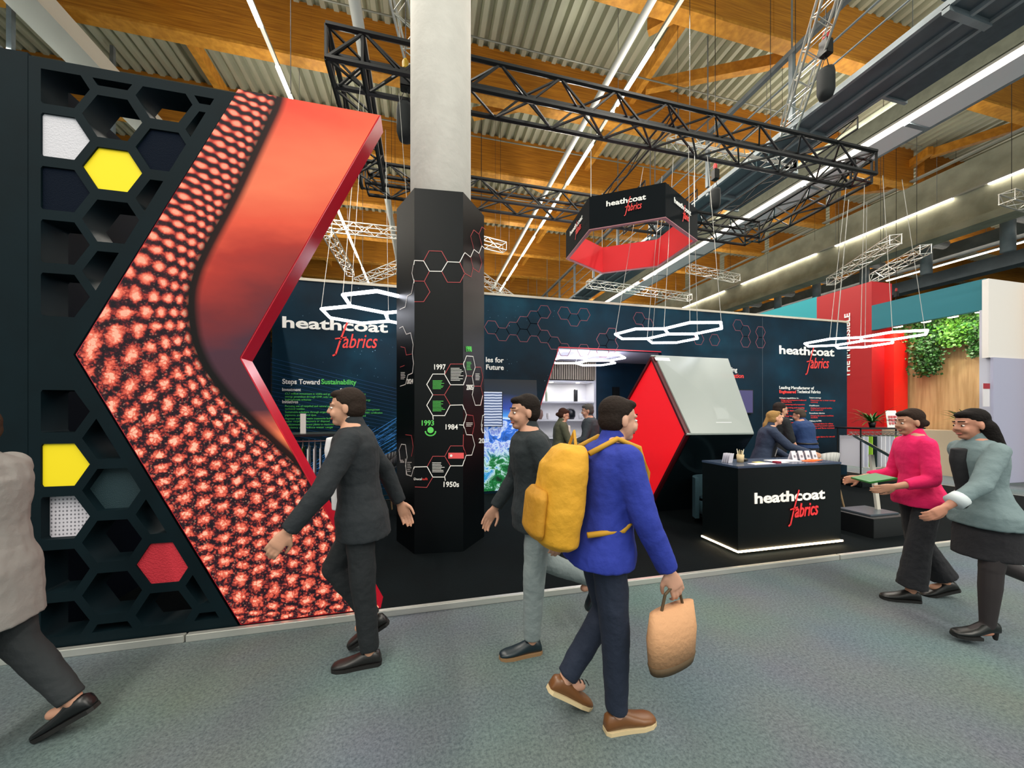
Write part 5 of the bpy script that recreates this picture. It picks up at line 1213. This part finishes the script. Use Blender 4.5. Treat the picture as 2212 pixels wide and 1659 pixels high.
# tan bag in the right hand (towards the camera)
wr = base+inf['wr'][1]; hx_ = wr+Vector((.02, -.005, -.10))
tg = empty('tote_bag', (hx_.x, hx_.y, hx_.z-.30), D_(15), 'tan bag with dark bottom carried low by the person in blue jacket', 'bag')
bm = NB(); loft(bm, [(Vector((0, 0, -.02)), Vector((0, 1, 0)), Vector((1, 0, 0)), .05, .15), (Vector((0, 0, .10)), Vector((0, 1, 0)), Vector((1, 0, 0)), .055, .16), (Vector((0, 0, .22)), Vector((0, 1, 0)), Vector((1, 0, 0)), .03, .15)]); obj('bag_body', bm, M('bag_tan', '#c09068', .8, bump=.3), tg, True)
bm = NB(); loft(bm, [(Vector((0, 0, -.06)), Vector((0, 1, 0)), Vector((1, 0, 0)), .045, .14), (Vector((0, 0, -.018)), Vector((0, 1, 0)), Vector((1, 0, 0)), .053, .153)]); obj('bag_bottom', bm, M('bag_dark', '#4a3a24', .8), tg, True)
bm = NB(); tube(bm, [(-.08, 0, .2), (-.05, 0, .29), (0, 0, .315), (.05, 0, .29), (.08, 0, .2)], .007, 6); obj('bag_handle', bm, MC['bag_dark'], tg)
# woman in pink
wp_, inf4 = person((4.02, 2.2, 0), PI-.5, 1.71, 'woman in bright pink top and wide black trousers walking left with a green folder', dict(fem=1, lean=.08, legs=((D_(9), D_(2)), (D_(-6), D_(22))), pitch=(0, D_(20)), arms=((D_(2), D_(74), .10), (D_(6), D_(70), .14)), skin='#b5846a', hairc='#2a1e18', hair='bun',
    clothes=dict(trousers='#15161c', flare=.045, hem=.9, top='#e0125e', shoes=('#101010', '#0a0a0a'), sleeve=.86, top_low=-.1, grow=.014), head=(D_(4), .12)))
R4 = Matrix.Rotation(PI-.5, 3, 'Z'); w4 = Vector((4.02, 2.2, 0))+R4 @ ((inf4['wr'][0]+inf4['wr'][1])/2)+R4 @ Vector((.03, 0, .03))
o = obj('folder', box(NB(), -.10, .10, -.13, .13, -.008, .008, .004), M('folder_green', '#166a24', .5), label='green folder held by the woman in pink', cat='folder'); o.location = w4; o.rotation_euler = (0, D_(14), PI-.5)
# woman in grey jacket
person((3.80, 1.67, 0), PI-.42, 1.66, 'long haired woman in grey denim jacket, black skirt and tights walking left at right edge', dict(fem=1, lean=.10, legs=((D_(6), D_(4)), (D_(-16), D_(48))), pitch=(D_(0), D_(40)), arms=((D_(34), D_(20), .12), (D_(-34), D_(34), .34)), skin='#b98068', hairc='#14100f', hair='long', heel=.035,
    clothes=dict(skirt='#15141a', tights=1, top='#6b7d80', shirt='#131318', cuff='#b9c2c6', shoes=('#0f1211', '#0a0a0a'), top_low=-.13, grow=.016, sleeve=.9), head=(0, .12)))
# person at left edge
person((-2.03, 2.13, 0), PI, 1.70, 'person in grey coat cut off by the left edge of the photo', dict(lean=.05, legs=((D_(4), D_(2)), (D_(-8), D_(26))), pitch=(0, D_(26)), arms=((D_(-6), D_(14), .06), (D_(8), D_(20), .06)), skin='#b98a72', hairc='#3a2c22',
    clothes=dict(trousers='#22272a', top='#8a8784', shoes=('#101214', '#0a0a0a'), top_low=-.30, grow=.025), head=(0, 0)))
# couple talking by the opening
person((2.22, 5.85, .05), D_(-8), 1.70, 'woman with brown hair bun, glasses and olive jacket talking in the wall opening', dict(fem=1, lean=.12, arms=((D_(20), D_(50), .08), (D_(20), D_(50), .08)), skin='#c9977f', hairc='#3a241c', hair='bun', head=(0, .32),
    clothes=dict(trousers='#2a2a2c', top='#4a4c3a', shirt='#d6cfc8', glasses=1, shoes=('#151515', '#0c0c0c'), top_low=-.1), vox=.009))
person((2.82, 5.75, .05), D_(150), 1.78, 'grey haired man in dark grey suit seen from behind in the wall opening', dict(lean=.10, wide=1.12, arms=((D_(16), D_(50), .12), (D_(16), D_(50), .12)), skin='#b98a74', hairc='#4c4a48', head=(D_(10), .16),
    clothes=dict(trousers='#23282e', top='#30383f', shoes=('#151515', '#0c0c0c'), top_low=-.16), vox=.009))
# counter staff
person((4.78, 4.33, .05), D_(-32), 1.66, 'blonde woman with ponytail in navy blazer leaning on the counter', dict(fem=1, lean=.26, arms=((D_(18), D_(40), .06), (D_(42), D_(30), .04)), skin='#d9a184', hairc='#9a7748', hair='ponytail', head=(D_(8), -.12),
    clothes=dict(trousers='#1b2230', top='#26324a', shirt='#1a1e28', lanyard='#b08a50', shoes=('#151515', '#0c0c0c'), top_low=-.08), vox=.007))
person((5.70, 4.92, .05), D_(-14), 1.80, 'balding man with glasses in black shirt behind the blonde woman', dict(lean=.10, arms=((D_(6), D_(24), .08), (D_(10), D_(22), .08)), skin='#cf9c80', hairc='#2a2320', hair='bald', head=(0, .10),
    clothes=dict(trousers='#1a1c20', top='#10151b', sleeve=.5, glasses=1, lanyard='#b99a68', shoes=('#151515', '#0c0c0c'), top_low=-.08), vox=.009))
person((6.74, 5.16, .05), D_(100), 1.70, 'man in navy polo shirt seen from behind, right of the blonde woman', dict(lean=.20, wide=1.15, arms=((D_(30), D_(40), .1), (D_(2), D_(20), .16)), skin='#c58f74', hairc='#4a4038', head=(D_(20), .25),
    clothes=dict(trousers='#141820', top='#1b3766', sleeve=.5, belt=1, shoes=('#151515', '#0c0c0c'), top_low=-.02), vox=.009))

# ------------------------------------------------------------------ lights and camera
w = bpy.data.worlds.new('world'); bpy.context.scene.world = w; w.use_nodes = True
w.node_tree.nodes['Background'].inputs[0].default_value = (*lin('#e9efe9'), 1); w.node_tree.nodes['Background'].inputs[1].default_value = 1.05
for X, Y0, L_, P_ in ((5.48, -14, 16, 1300), (-3.67, -14, 16, 1300), (11.9, -14, 14, 1200), (-10, -5, 24, 1200)):
    lamp_area('hall_light', (X, Y0+L_/2, 10.5), .25, L_, P_, (1, .93, .82))
for X, Y, P_ in ((5.48, 8, 600), (5.48, 16, 900), (-3.67, 7, 600), (-3.67, 15, 900), (11.95, 9, 600), (11.95, 20, 1200), (19.4, 14, 600), (19.4, 30, 1000)):
    lamp_area('hall_light', (X, Y, (10.5 if X < 11 else 9.0 if X < 20 else 10.5)), .09, 7, P_, (1, .93, .82))
for X, Y, L_, P_ in ((5.48, 9, 9, 140), (5.48, 20, 12, 250), (-3.67, 8, 9, 130), (-3.67, 19, 12, 250), (11.95, 8, 10, 200), (16, 14, 12, 380), (16, 27, 14, 500), (0, 34, 14, 500), (30, 20, 20, 900)):
    lamp_area('roof_fill', (X, Y, 9.6), .5, L_, P_, (1, .93, .82), (PI, 0, 0))  # added upward fill to brighten the roof deck, not fittings of the hall
cam = bpy.data.cameras.new('camera'); co = bpy.data.objects.new('camera', cam); C.objects.link(co)
co.location = CAM; co.rotation_euler = (PI/2, 0, -TH)
cam.sensor_width = 36; cam.lens = 36*F_PX/2212; cam.shift_y = (CY-829.5)/2212; cam.clip_end = 300; cam.clip_start = .05
bpy.context.scene.camera = co
sc = bpy.context.scene; sc.view_settings.view_transform = 'Standard'; sc.view_settings.look = 'None'; sc.view_settings.exposure = 0; sc.view_settings.gamma = 1; sc.view_settings.use_curve_mapping = False
sc.cycles.use_denoising = True; sc.cycles.max_bounces = 8
